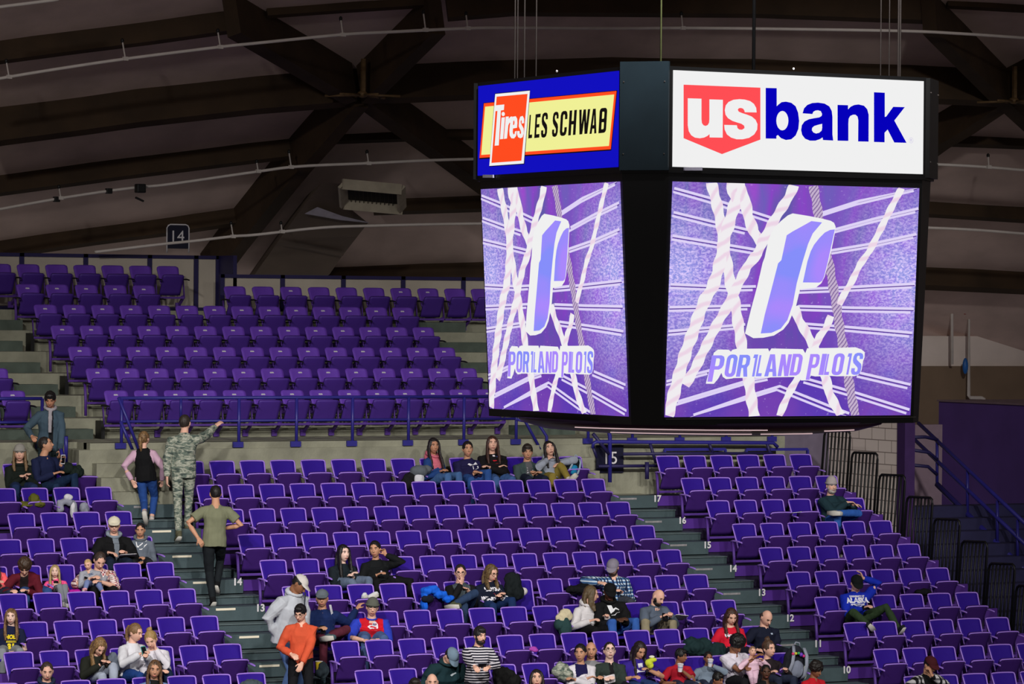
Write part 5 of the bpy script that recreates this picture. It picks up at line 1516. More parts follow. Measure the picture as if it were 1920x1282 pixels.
# ------------------------------------------------------------------ the spectators
def ys(b, i, j=4): return seat_at(b, i, j).y
def seated(key, b, i, j, head, label, fw=.22, hip=None, hipd=-.20, s=1.0, R_=None, L_=None, kr=None, kl=None, ar=None, al=None, hz=0, **kw):
    """hands, knees and ankles are (px, py, forward distance from the seat back)"""
    y0 = ys(b, i, j)
    hp, _ = sit(b, i, j, hip, hipd, s, hz)
    c = lambda v: (v[0], v[1], y0 - v[2]) if v else None
    return person(key, label, head, y0 - fw, hp, s, hR=c(R_), hL=c(L_), kR=c(kr), kL=c(kl), aR=c(ar), aL=c(al), **kw)
def standing(key, head, yh, hipx, y, label, floor, s=1.0, feet=None, R_=None, L_=None, ar=None, al=None, kr=None, kl=None, **kw):
    HDz = at(head[0], head[1], y=yh).z
    x = at(hipx, 1000, y=y).x
    return person(key, label, head, yh, V((x, y, floor + (HDz - floor) * .575)), s, stand=floor, hR=R_, hL=L_, aR=ar, aL=al, kR=kr, kL=kl, **kw)
FL = lambda i: floor_of('L', i)

JEANS = (48, 78, 132); DJEANS = (30, 46, 82); BLACK = (20, 20, 22)
# near block
seated('beanie_woman', 'A', 0, 5, (37, 850), 'person in a grey knit hat and dark coat, hands clasped in the lap', hip=38, R_=(42, 894, .40), L_=(50, 896, .42), sex='f', hair=('long', (120, 96, 70), None, .2), look=(-22, 2, 0), turn=-10, top=(24, 30, 26), puff=.022, fat=1.1, pants=DJEANS, hat=('beanie', (150, 146, 140)), hood=(24, 30, 26))
seated('navy_man', 'A', 0, 6, (86, 834), 'person in a navy sweater raising a white phone, face in profile, on a seat', hip=88, fw=.24, R_=(101, 888, .42), L_=(114, 872, .42), skin='tan', hair=('short', (38, 30, 28)), look=(58, -10, 0), turn=18, top=(28, 34, 66), pants=(26, 44, 72), dirL=((.25, -.1, 1), (.5, -.6, 0)), kl=(140, 893, .62), curl=(.5, .7))
standing('scarf_woman', (94, 750), .62, 92, .75, 'person in a grey-blue jacket and pale scarf standing on the steps above the seated couple', -.66, R_=(60, 818, .55), L_=(113, 866, .45), sex='f', skin='olive', hair=('thick', (26, 22, 22)), look=(-24, 24, 0), turn=-12, top=(66, 84, 98), fat=1.08, pants=(44, 56, 60), shoes=BLACK, scarf=((158, 152, 158), (-.02, .36)), front=(.035, (28, 30, 34)))
standing('ponytail_girl', (271, 822), -.42, 272, -.42, 'child with a ponytail in a black and pink jacket and jeans, climbing the aisle', FL(1), s=.90, L_=(247, 900, -.42), R_=(304, 900, -.48), ar=(284, 974, -.42), al=(271, 962, -.66), sex='f', hair=('tail', (84, 60, 40), (150, 116, 76)), look=(125, -8, 0), turn=152, top=BLACK, sleeve=(206, 168, 190), pants=(44, 78, 146), shoes=(196, 186, 180), longsock=1)
standing('soldier', (347, 793), -.90, 343, -.92, 'person in a camouflage uniform pointing with one raised arm on the aisle steps', FL(1), s=1.03, L_=(313, 896, -.95), R_=(407, 797, -.65), eR=(.2, .2, -1), ar=(351, 990, -.95), al=(335, 1000, -1.25), hair=('crew', (52, 44, 38)), look=(140, -6, 0), turn=158, top='camo', fat=1.05, puff=.016, pants='camo', shoes=(86, 84, 66), hem=.14, dirR=((.75, .2, .5), (0, .3, -.9)), curl=(.35, .6), collar='camo')
standing('olive_man', (404, 926), -3.1, 402, -3.15, 'person in an olive T-shirt and black track trousers climbing the aisle steps', FL(4), s=1.0, L_=(371, 1008, -3.2), R_=(424, 990, -3.1), eR=(.6, -.6, -.3), ar=(407, 1095, -3.1), al=(399, 1124, -3.3), skin='tan', hair=('short', (26, 22, 22)), look=(165, 4, 0), turn=160, top=(120, 122, 98), cuff='short', pants=(26, 30, 34), shoes=BLACK)
seated('cream_cap_man', 'A', 3, 6, (214, 985), 'person in a cream cap, glasses and black jacket over a grey hood, reading a paper', hip=212, R_=(203, 1036, .42), L_=(236, 1036, .44), skin='fair', hair=('short', (110, 96, 84)), look=(-20, 8, 0), turn=-6, top=(20, 20, 22), puff=.024, fat=1.15, front=(.05, (112, 120, 130), 1, .8), pants=(24, 34, 52), hat=('cap', (222, 214, 192)), glasses=True, hood=(130, 142, 154), dirR=((.5, -.6, -.1), (0, 0, -1)))
seated('grey_boy', 'A', 3, 7, (263, 994), 'child in a grey hoodie with a white chevron beside the cream cap', hip=263, s=.86, R_=(258, 1046, .3), L_=(268, 1054, .4), skin='tan', hair=('crew', (30, 26, 26)), look=(-24, 12, 0), turn=-18, top=(98, 106, 118), pants=(30, 32, 36), hood=(100, 106, 112),
       txt=(([[(-.9, .3), (-.75, -.55), (-.45, -.6), (.1, -.1), (1, .5), (.9, .62), (.1, .1), (-.45, -.35), (-.62, -.32), (-.78, .35)], [(-.35, -.95), (.05, -1.0), (.6, -.45), (1.0, -.1), (.95, .02), (.5, -.3), (0, -.85), (-.3, -.82)]], .10, .01, .16, (226, 226, 228)),))
seated('maroon_woman', 'A', 4, 3, (46, 1062), 'person in a maroon cardigan bending forward over the seats, face down', fw=.52, hip=58, R_=(20, 1108, .62), L_=(52, 1108, .66), sex='f', hair=('curly', (64, 46, 34)), look=(-15, 48, 0), turn=-10, top=(92, 24, 38), front=(.055, (34, 26, 28)), pants=JEANS, kl=(90, 1108, .60))
seated('pink_arm_person', 'A', 4, 2, (-16, 1048), 'person in coral pink at the very edge of the picture, only an arm showing', hip=-14, L_=(2, 1098, .4), sex='f', top=(244, 96, 104), hair=('half', (90, 64, 44)))
seated('pink_girl', 'A', 4, 4, (103, 1071), 'child with long blonde hair in a hot pink top, holding a dark phone', hip=108, s=.74, hz=.03, R_=(100, 1099, .40), L_=(110, 1099, .38), sex='f', skin='pale', hair=('long', (204, 182, 130), (160, 132, 86), .24), look=(-22, 4, 0), turn=-10, top=(240, 86, 142), pants=(122, 126, 134), kr=(112, 1100, .5), kl=(122, 1100, .5), ar=(118, 1132, .62), al=(122, 1134, .6), shoes=(200, 198, 198), collar=(50, 40, 44))
seated('plaid_man', 'A', 4, 5, (187, 1051), 'person in a pink plaid shirt bent over the baby in his lap', fw=.34, hip=188, R_=(170, 1084, .55), L_=(190, 1091, .60), eR=(-.9, -.2, -.5), eL=(.9, -.2, -.6), skin='fair', hair=('crew', (60, 48, 42)), look=(-8, 36, 6), turn=-12, top='plaid_pink', cuff='push', pants=BLACK, fat=1.1, curl=(.7, .7))
person('baby_grey', 'baby in a grey sweatshirt sitting in the lap of the plaid-shirted man', (165, 1058), ys('A', 4) - .52, at(176, 1094, y=ys('A', 4) - .46), .64, 'b', 'fair', ('baby', (196, 160, 110)), (-34, 22, -6), -20, top=(152, 154, 164), pants=(110, 124, 168), shoes=(220, 160, 170), hR=(168, 1086, ys('A', 4) - .6), hL=(201, 1078, ys('A', 4) - .55), kR=(163, 1092, ys('A', 4) - .66), kL=(186, 1098, ys('A', 4) - .68), aR=(160, 1104, ys('A', 4) - .68), aL=(191, 1107, ys('A', 4) - .70),
       txt=(([[(-1, -.3), (.2, .1), (.9, .5), (.2, .3), (-.7, .0)], [(-.8, -.6), (.4, -.25), (.9, 0), (.2, 0), (-.8, -.4)]], .07, .02, .17, (60, 84, 120)),))
seated('jersey_girl', 'A', 6, 1, (21, 1156), 'child with long brown hair in a navy shirt with yellow number 31', hip=18, s=.88, R_=(2, 1222, .42), L_=(26, 1222, .44), sex='f', skin='pale', hair=('long', (92, 66, 46), (140, 104, 68), .3), look=(-26, 4, 0), turn=-14, top=(24, 28, 56), cuff='short', pants=(132, 136, 142),
       txt=(('HOLY', .085, .015, .235, (222, 196, 40), .9), ([[(-1.9 + .42 * k, -.4), (-1.9 + .42 * k + .30, -.4), (-1.9 + .42 * k + .30, .4), (-1.9 + .42 * k, .4)] for k in range(9)], .042, .015, .305, (200, 178, 40)), ('31', .115, .015, .385, (228, 204, 44))))
seated('longhair_woman', 'A', 7, 3, (186, 1212), 'person with very long brown hair over the face, phone and pale grey leggings', fw=.40, hip=176, R_=(188, 1246, .62), L_=(200, 1244, .62), sex='f', hair=('long', (104, 78, 52), (150, 116, 74), .34), look=(4, 46, 4), turn=8, top=(34, 36, 30), puff=.018, pants=(158, 166, 182), kr=(192, 1268, .62), kl=(212, 1250, .66), al=(214, 1290, .7))
seated('white_fleece_woman', 'A', 7, 4, (254, 1186), 'person in a white fleece showing a teal phone, tied-back hair, face in profile', hip=246, fw=.26, R_=(262, 1226, .58), L_=(274, 1230, .6), sex='f', skin='fair', hair=('tail', (120, 90, 60)), look=(34, 18, 0), turn=16, top=(208, 208, 214), puff=.024, collar=(216, 214, 220), pants=(30, 62, 122), curl=(.8, .8), eR=(-.8, 0, -.7))
seated('bun_woman', 'A', 7, 5, (283, 1199), 'person with a blonde top bun and white sweater, cheek on hand', hip=298, fw=.36, R_=(300, 1258, .6), L_=(293, 1218, .44), eL=(.6, -.4, -.9), sex='f', skin='fair', hair=('bun', (186, 158, 104), (150, 112, 62)), look=(-30, 30, -8), turn=-20, top=(214, 210, 218), puff=.02, pants=(24, 40, 66), dirL=((-.15, .2, 1), (-1, .2, 0)))
seated('navy_hoodie_man', 'A', 8, 1, (88, 1259), 'person with cropped hair in a navy hoodie at the bottom edge, eyes lowered', hip=88, skin='fair', hair=('crew', (58, 46, 40)), look=(-14, 16, 0), turn=-8, top=(36, 46, 70), hood=(36, 46, 70))
seated('denim_woman', 'A', 8, 4, (290, 1255), 'laughing person with long dark hair in a denim jacket at the bottom edge', hip=286, sex='f', skin='tan', hair=('long', (62, 44, 34), (120, 88, 60), .28), look=(-18, 10, 6), turn=-6, top=(112, 134, 178), front=(.07, (22, 22, 24)), mouth=(196, 120, 112))
# middle block
standing('grey_hoodie_man', (561, 1096), -6.05, 541, -5.95, 'tall person in a light grey zip hoodie and pale cap standing in the aisle', -3.055, s=1.07, R_=(521, 1192, -6.0), L_=(566, 1196, -6.2), eR=(-1, .3, -.2), skin='brown', hair=('short', (20, 18, 18)), look=(40, 40, 12), turn=20, top=(180, 184, 192), puff=.028, fat=1.22, pants=(98, 128, 184), hat=('cap', (198, 192, 188)), hood=(182, 186, 194), hem=.10, txt=(([[(-.05, 1), (.05, 1), (.05, -1), (-.05, -1)]], .30, .06, .36, (54, 58, 68)),))
standing('orange_man', (563, 1150), -6.55, 566, -6.5, 'person in an orange-red sweater and glasses standing beside the tall grey hoodie', FL(8), s=.95, R_=(546, 1226, -6.65), L_=(566, 1244, -6.75), skin='fair', hair=('thick', (22, 20, 22)), look=(-44, 22, 0), turn=-24, top=(208, 86, 56), pants=(20, 20, 24), glasses=True, hem=.16, beard=None)
seated('stripe_shoulder_man', 'L', 6, 0, (604, 1122), 'person in a grey cap and navy top, leg crossed, arm along the next seat', hip=606, R_=(597, 1178, .5), L_=(668, 1143, .05), eL=(.3, 0, -1), skin='tan', hair=('short', (40, 34, 32)), look=(-26, 4, 0), turn=-18, top=(22, 38, 82), pants=(84, 34, 48), kl=(650, 1180, .62), al=(616, 1194, .72), kr=(606, 1196, .6), shoes=(64, 84, 90), hat=('cap', (96, 104, 112)), fat=1.1,
       txt=(([[(-.12, 1), (.1, 1), (.3, .2), (.5, -.9), (.3, -.9), (.12, .1)]], .15, .10, .16, (214, 214, 222)),))
seated('red_shirt_person', 'L', 6, 1, (698, 1139), 'person in a red T-shirt over blue sleeves with a dark cap and glasses, leaning forward', hip=694, fw=.36, R_=(681, 1200, .62), L_=(705, 1200, .62), eR=(-.9, .2, -.5), eL=(.9, .2, -.5), skin='fair', hair=('short', (90, 74, 60)), look=(-20, 8, 4), turn=-14, top=(196, 24, 40), cuff='push', sleeve=(44, 62, 180), pants=(72, 94, 138), hat=('beanie', (92, 94, 86)), glasses=True, fat=1.38, collar=(44, 62, 180),
       txt=(([[(-1, -.1), (-.6, .25), (-.3, .2), (-.1, .75), (.35, .8), (.75, .3), (.8, -.3), (.5, -.8), (.1, -.75), (-.1, -.4), (-.6, -.5)]], .085, .02, .20, (222, 218, 226)), ([[(-.25, .2), (.0, .5), (.45, .3), (.35, .05), (.0, .1)]], .086, .02, .197, (120, 124, 150))))
seated('black_hair_woman', 'L', 4, 2, (644, 1037), 'person with very long black hair, dark puffer jacket and grey joggers', hip=642, R_=(654, 1080, .40), L_=(662, 1082, .42), sex='f', skin='pale', hair=('long', (22, 18, 20), None, .34), look=(8, 2, 0), turn=6, top=(26, 34, 40), puff=.024, pants=(98, 112, 134), kr=(660, 1092, .58), kl=(692, 1088, .60), ar=(679, 1124, .85), al=(690, 1118, .86), shoes=(206, 206, 210), txt=((([[(-1, 0), (0, .6), (1, 0), (0, -.6)]]), .014, .07, .18, (220, 220, 226)),))
seated('fist_woman', 'L', 4, 3, (703, 1030), 'person in a black sweater with tied-back hair, fist raised beside her cheek', hip=708, L_=(724, 1040, .28), R_=(706, 1078, .42), eL=(.8, -.4, -.9), sex='f', skin='tan', hair=('tail', (24, 20, 20)), look=(-36, 4, -4), turn=-6, top=(20, 22, 24), fat=1.12, pants=(18, 18, 20), curl=(.6, 1.3), dirL=((-.5, .1, 1), (-.6, -.6, .2)), kl=(770, 1090, .55), txt=((([[(-.4, 1), (.3, .9), (.5, 0), (.3, -1), (-.1, -.6), (-.5, 0)]]), .03, .03, .26, (206, 190, 198)),))
seated('thinking_man', 'L', 5, 5, (863, 1074), 'person in glasses and dark grey jacket, hand over mouth, legs crossed', hip=866, R_=(864, 1096, .36), L_=(880, 1112, .30), eR=(-.7, -.2, -.9), skin='fair', hair=('short', (40, 34, 32)), look=(-22, 8, 0), turn=-4, top=(72, 82, 88), sleeve=(22, 22, 24), pants=(44, 62, 92), kl=(890, 1112, .58), al=(850, 1134, .72), kr=(870, 1136, .62), shoes=(74, 78, 58), glasses=True, dirR=((.2, -.1, 1), (-.3, .8, .2)), curl=(1.1, .6), txt=((([[(-1, .5), (1, .6), (1, .2), (-1, .1)], [(-.6, -.1), (.8, 0), (.8, -.7), (-.6, -.8)]]), .036, .085, .20, (206, 202, 212)),))
seated('loyola_woman', 'L', 5, 6, (921, 1074), 'person in glasses and a navy sweatshirt with white college lettering, smiling at her phone', hip=918, R_=(930, 1117, .45), L_=(940, 1119, .5), sex='f', skin='fair', hair=('bob', (70, 54, 38), (122, 98, 62)), look=(18, 20, -4), turn=0, top=(20, 26, 44), fat=1.18, pants=(26, 48, 90), glasses=True, kl=(960, 1125, .6), mouth=(186, 104, 100), txt=(('LOYOLA', .066, .015, .175, (226, 224, 232)), ('MARYMOUNT', .066, .015, .30, (226, 224, 232)), ([[(-.5, .3), (.4, -.2), (.3, -.4), (-.4, .1)]], .03, .015, .235, (190, 40, 60))))
standing('stripe_man', (900, 1192), -7.45, 896, -7.4, 'bearded person in a black and white striped jersey standing with a phone in both hands', FL(9), s=.95, R_=(890, 1250, -7.85), L_=(917, 1250, -7.85), eR=(-1, .2, -.5), eL=(1, .2, -.5), skin='fair', hair=('thick', (32, 28, 30)), look=(4, 8, 0), turn=-22, top='stripe', pants=(26, 28, 36), beard=('short', (34, 28, 28)), collar=(24, 24, 34), hem=.20, curl=(.9, .9), cuff='long')
seated('bent_cap_man', 'L', 8, 2, (845, 1231), 'person in a dark green hoodie bent over, showing the top of a blue-grey cap', fw=.55, hip=832, R_=(826, 1290, .6), L_=(858, 1290, .6), hair=('short', (30, 28, 28)), look=(14, 62, 0), turn=2, top=(26, 50, 56), puff=.026, fat=1.3, hood=(26, 50, 56), hat=('cap', (110, 130, 148)), txt=((([[(-1, -.2), (-.2, .3), (.9, .6), (1, .3), (.2, -.1), (-.6, -.6)]]), .05, .04, .26, (190, 200, 206)),))
seated('bald_bottom_man', 'L', 9, 1, (810, 1279), 'bald person cut off by the bottom edge below the bent blue-grey cap', hip=810, skin='fair', hair=('bald', (60, 50, 44)), look=(-20, 10, 0), top=(60, 64, 70))
seated('tip_head_person', 'L', 9, 0, (778, 1290), 'person of whom only the top of dark hair shows at the bottom edge', hip=778, hair=('thick', (38, 32, 30)), look=(-20, 5, 0), top=(70, 40, 40))
seated('blue_plaid_man', 'L', 5, 10, (1149, 1064), 'person in a blue plaid shirt and grey cap looking down, elbow out', hip=1150, fw=.30, R_=(1123, 1092, .40), L_=(1166, 1110, .42), eR=(-1, .1, .1), skin='fair', hair=('short', (50, 42, 38)), look=(-44, 34, 6), turn=-8, top='plaid_blue', cuff='long', fat=1.12, pants=(60, 64, 74), hat=('cap', (132, 126, 140)), beard=('short', (60, 48, 40)))
seated('cream_hoodie_woman', 'L', 6, 8, (1108, 1114), 'person with light brown bobbed hair in an off-white hoodie', hip=1098, R_=(1106, 1164, .48), L_=(1138, 1156, .50), sex='f', skin='fair', hair=('bob', (116, 96, 64), (78, 62, 44)), look=(64, 12, 0), turn=12, top=(208, 204, 206), puff=.022, pants=(18, 18, 20), hood=(208, 204, 206), txt=((([[(-1, .2), (.3, .6), (1, .3), (.2, .1), (.9, -.2), (-.2, -.6), (-1, -.5)]]), .022, .05, .20, (46, 44, 50)),))
seated('black_cap_man', 'L', 6, 9, (1143, 1110), 'person in a black cap and black hoodie with white block print', hip=1150, fw=.34, R_=(1158, 1162, .55), L_=(1168, 1163, .56), skin='dark', hair=('short', (16, 14, 14)), look=(-18, 30, 4), turn=0, top=(20, 20, 22), puff=.028, fat=1.2, pants=(52, 92, 166), hood=(18, 18, 20), hat=('cap', (18, 18, 20)), kl=(1192, 1164, .6), kr=(1148, 1166, .6), txt=((([[(-1, 1), (-.2, 1), (-.1, .3), (.5, .6), (1, .2), (.9, -.4), (.2, -.5), (-.2, -1), (-1, -1)], [(-.5, .4), (-.35, .4), (-.35, -.4), (-.5, -.4)]][:1]), .075, .0, .22, (222, 222, 226)),))
seated('bearded_man', 'L', 6, 10, (1234, 1119), 'bald person with a full dark beard in a grey sweatshirt, khaki trousers', hip=1222, fw=.38, R_=(1238, 1157, .60), L_=(1258, 1154, .60), skin='fair', hair=('bald', (40, 34, 32)), look=(20, 34, 0), turn=12, top=(86, 96, 112), fat=1.12, pants=(140, 130, 106), beard=('full', (34, 28, 26)), kr=(1210, 1166, .6), kl=(1262, 1168, .62), curl=(.8, .9), collar=(86, 96, 112))
seated('pink_blue_woman', 'L', 0, 8, (813, 836), 'person in a pink hooded vest over blue sleeves with long black hair', hip=816, R_=(824, 884, .36), L_=(832, 884, .34), sex='f', skin='olive', hair=('long', (30, 24, 26), None, .3), look=(-6, 4, 0), turn=28, top=(200, 104, 122), sleeve=(32, 62, 118), pants=(66, 98, 146), hood=(200, 104, 122), kl=(860, 890, .6), kr=(840, 892, .62), scarf=None)
seated('navy_smile_woman', 'L', 0, 9, (877, 842), 'smiling person in a navy sweatshirt with a white print, hair tied back', hip=880, R_=(888, 889, .42), L_=(897, 887, .42), sex='f', skin='tan', hair=('tail', (30, 24, 24)), look=(-14, 2, 0), turn=-4, top=(30, 26, 64), fat=1.36, pants=(44, 78, 140), mouth=(200, 130, 120), kl=(915, 884, .5), txt=((([[(-1, .3), (-.7, .5), (.0, .2), (.8, .7), (1, .3), (.8, .0), (.9, -.4), (.3, -.6), (-.3, -.6), (-.4, .0), (-.8, .0)]]), .085, .04, .19, (222, 220, 228)),))
seated('black_top_woman', 'L', 0, 10, (923, 832), 'long-haired person in a black sweatshirt with red and white print, arms folded', hip=928, R_=(934, 876, .36), L_=(918, 876, .40), eR=(-1, -.1, -.5), eL=(1, -.1, -.5), sex='f', skin='fair', hair=('long', (62, 38, 32), None, .26), look=(-16, -2, 0), turn=-6, top=(22, 20, 22), fat=1.42, pants=(62, 92, 144), txt=((([[(-.4, 1), (.3, 1), (.4, .5), (-.4, .5)]]), .05, .0, .15, (214, 206, 214)), (([[(-.8, .4), (.6, .4), (.5, -.6), (-.5, -.7)]]), .05, .0, .20, (196, 34, 46)), (([[(.6, .9), (1.6, .7), (1.6, .4), (.6, .5)]]), .05, .01, .16, (70, 90, 160))))
seated('quiff_person', 'L', 0, 11, (989, 848), 'person with a dark quiff and grey-green jacket over a striped T-shirt', hip=990, R_=(999, 890, .42), L_=(1006, 889, .42), skin='tan', hair=('thick', (44, 36, 32)), look=(-20, 6, 0), turn=-8, top=(62, 76, 76), front=(.05, (84, 84, 88)), pants=(28, 34, 52), txt=((([[(-1, 1), (1, 1), (1, .7), (-1, .7)], [(-1, .3), (1, .3), (1, 0), (-1, 0)], [(-1, -.4), (1, -.4), (1, -.7), (-1, -.7)]]), .05, .0, .22, (200, 200, 206)),))
seated('laughing_woman', 'L', 0, 12, (1030, 841), 'laughing person in a pale grey hoodie and mustard trousers, knee drawn up', hip=1030, R_=(1026, 862, .34), L_=(1050, 868, .34), eL=(.9, -.2, .2), sex='f', skin='fair', hair=('long', (28, 22, 24), None, .24), look=(-14, -8, -10), turn=8, top=(146, 152, 166), puff=.02, fat=1.1, pants=(134, 118, 54), hood=(150, 156, 170), kl=(1052, 874, .42), al=(1066, 898, .62), kr=(1036, 892, .58), shoes=(196, 190, 178), mouth=(90, 30, 34))
seated('navy_shawl_woman', 'L', 8, 6, (1088, 1224), 'person in a white jacket over a navy top, arms folded, hair pulled back', hip=1088, fw=.30, R_=(1100, 1272, .42), L_=(1078, 1274, .46), eR=(-1, -.1, -.5), eL=(1, -.1, -.5), sex='f', skin='tan', hair=('tail', (22, 18, 20)), look=(-38, 4, 0), turn=-16, top=(212, 208, 214), puff=.022, fat=1.1, front=(.085, (28, 24, 70)), pants=(30, 32, 44))
seated('grey_jacket_bald_man', 'L', 8, 7, (1108, 1219), 'bald person in a grey jacket half hidden behind the woman with folded arms', hip=1112, fw=.12, hipd=-.14, R_=(1120, 1276, .3), skin='tan', hair=('bald', (60, 50, 46)), look=(-24, 6, 0), turn=-10, top=(132, 132, 136), fat=1.05)
seated('green_coat_man', 'L', 8, 7, (1143, 1220), 'young person in thin glasses and a dark green coat with chin raised', hip=1147, R_=(1134, 1272, .48), L_=(1146, 1274, .5), skin='pale', hair=('short', (40, 32, 30)), look=(-20, -8, 0), turn=-10, top=(44, 54, 50), puff=.02, front=(.03, (24, 24, 26)), glasses=True, pants=(24, 26, 34))
seated('purple_shirt_woman', 'L', 8, 8, (1199, 1219), 'person with long dark hair in a purple T-shirt holding a lime-green bundle', hip=1192, R_=(1184, 1270, .46), L_=(1217, 1256, .42), eL=(1, 0, -.5), sex='f', skin='tan', hair=('long', (34, 24, 26), None, .3), look=(2, 30, 0), turn=-4, top=(52, 34, 132), cuff='short', pants=(40, 62, 108), txt=(('PILOTS', .05, .0, .17, (216, 212, 226)), ('PORTLAND', .06, .0, .24, (222, 218, 230))) if False else (([[(-.5, 1), (.5, 1.1), (.55, .35), (-.45, .25)], [(-.9, .05), (.9, .2), (.95, -.5), (-.4, -.6), (-1, -.95)]], .075, .01, .21, (218, 214, 226)),))
seated('red_boy', 'L', 8, 9, (1277, 1230), 'child in a red shirt drinking from a white cup, face turned aside', hip=1276, s=.82, R_=(1262, 1280, .34), L_=(1280, 1258, .38), skin='brown', hair=('thick', (18, 16, 16)), look=(34, 10, 0), turn=-6, top=(166, 26, 44), cuff='short', dirL=((-.3, -.2, .8), (-.6, .3, 0)), eL=(.9, -.1, -.7))
seated('grey_boy_cup', 'L', 8, 10, (1328, 1234), 'small child in a grey-blue top holding a white cup to the mouth', hip=1326, s=.76, R_=(1312, 1282, .34), L_=(1336, 1248, .36), eL=(.9, -.1, -.5), skin='brown', hair=('crew', (20, 18, 18)), look=(-16, 6, 0), turn=-10, top=(116, 130, 146), dirL=((-.5, -.1, .7), (-.5, .6, 0)))
seated('bottom_woman', 'L', 9, 4, (1006, 1272), 'dark-haired person with lips pursed at the bottom edge between empty seats', hip=1006, sex='f', skin='fair', hair=('long', (36, 26, 26), None, .26), look=(-22, -4, 0), turn=-10, top=(110, 92, 34))
seated('baby_holder', 'L', 8, 11, (1381, 1208), 'person in a white T-shirt with thick black hair holding the pink baby', fw=.36, hip=1378, R_=(1412, 1234, .58), L_=(1408, 1252, .50), eR=(-.3, -.3, -1), eL=(.9, -.1, -.5), skin='brown', hair=('afro', (18, 16, 16)), look=(10, 44, 0), turn=10, top=(216, 210, 222), cuff='short', fat=1.08, pants=(24, 24, 28), txt=(('ZAGS' if False else 'LET', .05, .045, .27, (60, 60, 100)),) if False else ())
person('baby_pink', 'baby in pink clothes held upright against the white T-shirt', (1411, 1221), ys('L', 8, 11) - .56, at(1410, 1256, y=ys('L', 8, 11) - .52), .62, 'b', 'fair', ('baby', (150, 116, 90)), (-10, 4, 0), 4, top=(226, 190, 208), pants=(222, 186, 206), shoes=(214, 176, 196), hR=(1402, 1238, ys('L', 8, 11) - .6), hL=(1430, 1238, ys('L', 8, 11) - .62), kR=(1408, 1266, ys('L', 8, 11) - .62), kL=(1416, 1266, ys('L', 8, 11) - .62), aR=(1410, 1280, ys('L', 8, 11) - .62), aL=(1416, 1281, ys('L', 8, 11) - .62))
seated('red_vneck_woman', 'L', 7, 12, (1371, 1156), 'person with dark shoulder-length hair in a red V-neck with white lettering, eyes lowered', hip=1372, R_=(1364, 1216, .38), L_=(1382, 1218, .4), sex='f', skin='fair', hair=('half', (40, 28, 28), (84, 52, 38)), look=(-10, 26, 0), turn=-6, top=(206, 28, 52), neckline=.03, pants=(24, 28, 40), txt=(('Gonzaga', .072, .0, .21, (226, 222, 230)), (([[(-1, .4), (1, .4), (.9, -.6), (.3, -.9), (-.6, -.7)]]), .07, .0, .28, (222, 218, 226))))
seated('navy_bald_man', 'L', 7, 13, (1437, 1158), 'balding person in a navy jacket with a white sleeve tab, head bowed', fw=.30, hip=1436, R_=(1420, 1218, .4), L_=(1440, 1220, .4), skin='fair', hair=('balding', (60, 46, 40)), look=(6, 36, 0), turn=-4, top=(24, 28, 46), puff=.018, pants=(24, 28, 40), txt=((([[(-1, .4), (1, .6), (.8, -.5), (-.6, -.6)]]), .02, .07, .19, (176, 190, 210)),))
seated('brown_bun_woman', 'L', 8, 12, (1442, 1216), 'smiling person with brown hair tied up, in a dark top beside the grey backpack', hip=1446, sex='f', skin='fair', hair=('bun', (78, 56, 42)), look=(12, 6, -4), turn=4, top=(38, 30, 34), mouth=(206, 140, 130), R_=(1440, 1262, .4))
seated('afro_child', 'L', 9, 13, (1530, 1256), 'child with a large dark afro and red top on the far aisle', hip=1524, s=.86, skin='brown', hair=('afro', (28, 22, 20)), look=(18, 22, 0), turn=10, top=(190, 26, 40))
seated('dark_child', 'L', 9, 9, (1346, 1274), 'child with black hair at the bottom edge below the boy in grey-blue', hip=1346, s=.8, skin='brown', hair=('thick', (16, 14, 14)), look=(20, 20, 0), top=(130, 40, 70))
seated('dark_face_child', 'L', 9, 11, (1436, 1260), 'dark-haired child in black looking out in front of the smiling woman', hip=1434, s=.84, skin='dark', hair=('crew', (14, 12, 12)), look=(-20, 8, 0), top=(18, 18, 20))
# far block
seated('beanie_man', 'R', 2, 4, (1559, 911), 'grey-bearded person in a tall pale knit hat and dark teal jacket, ankle on knee', hip=1562, R_=(1588, 942, .48), L_=(1600, 946, .46), skin='fair', hair=('short', (120, 116, 112)), look=(-8, 4, 0), turn=10, top=(30, 52, 60), puff=.022, fat=1.18, pants=(46, 92, 172), hat=('beanie_tall', (170, 160, 160)), beard=('short', (168, 160, 154)), kl=(1610, 962, .55), al=(1566, 962, .66), kr=(1570, 972, .60), shoes=(170, 168, 164), dirR=((.9, -.3, 0), (0, 0, -1)), dirL=((.9, -.2, -.1), (0, 0, -1)))
seated('alaska_person', 'R', 6, 1, (1606, 1094), 'person in a bright blue college sweatshirt and black cap, one hand up at the cap', hip=1604, R_=(1618, 1139, .5), L_=(1619, 1084, .26), eL=(1, -.1, .05), skin='fair', hair=('short', (30, 26, 26)), look=(-14, 34, 0), turn=-12, top=(24, 46, 178), puff=.02, pants=(48, 66, 42), hat=('cap', (20, 24, 26)), kr=(1600, 1148, .58), kl=(1662, 1138, .58), ar=(1630, 1174, .85), al=(1684, 1180, .85), shoes=(30, 34, 36), dirL=((-.4, .1, .9), (-.7, .2, 0)), txt=(('UNIVERSITY OF', .034, .0, .145, (226, 226, 236)), ('ALASKA', .098, .0, .205, (230, 230, 240)), ('ANCHORAGE', .036, .0, .265, (226, 226, 236))))
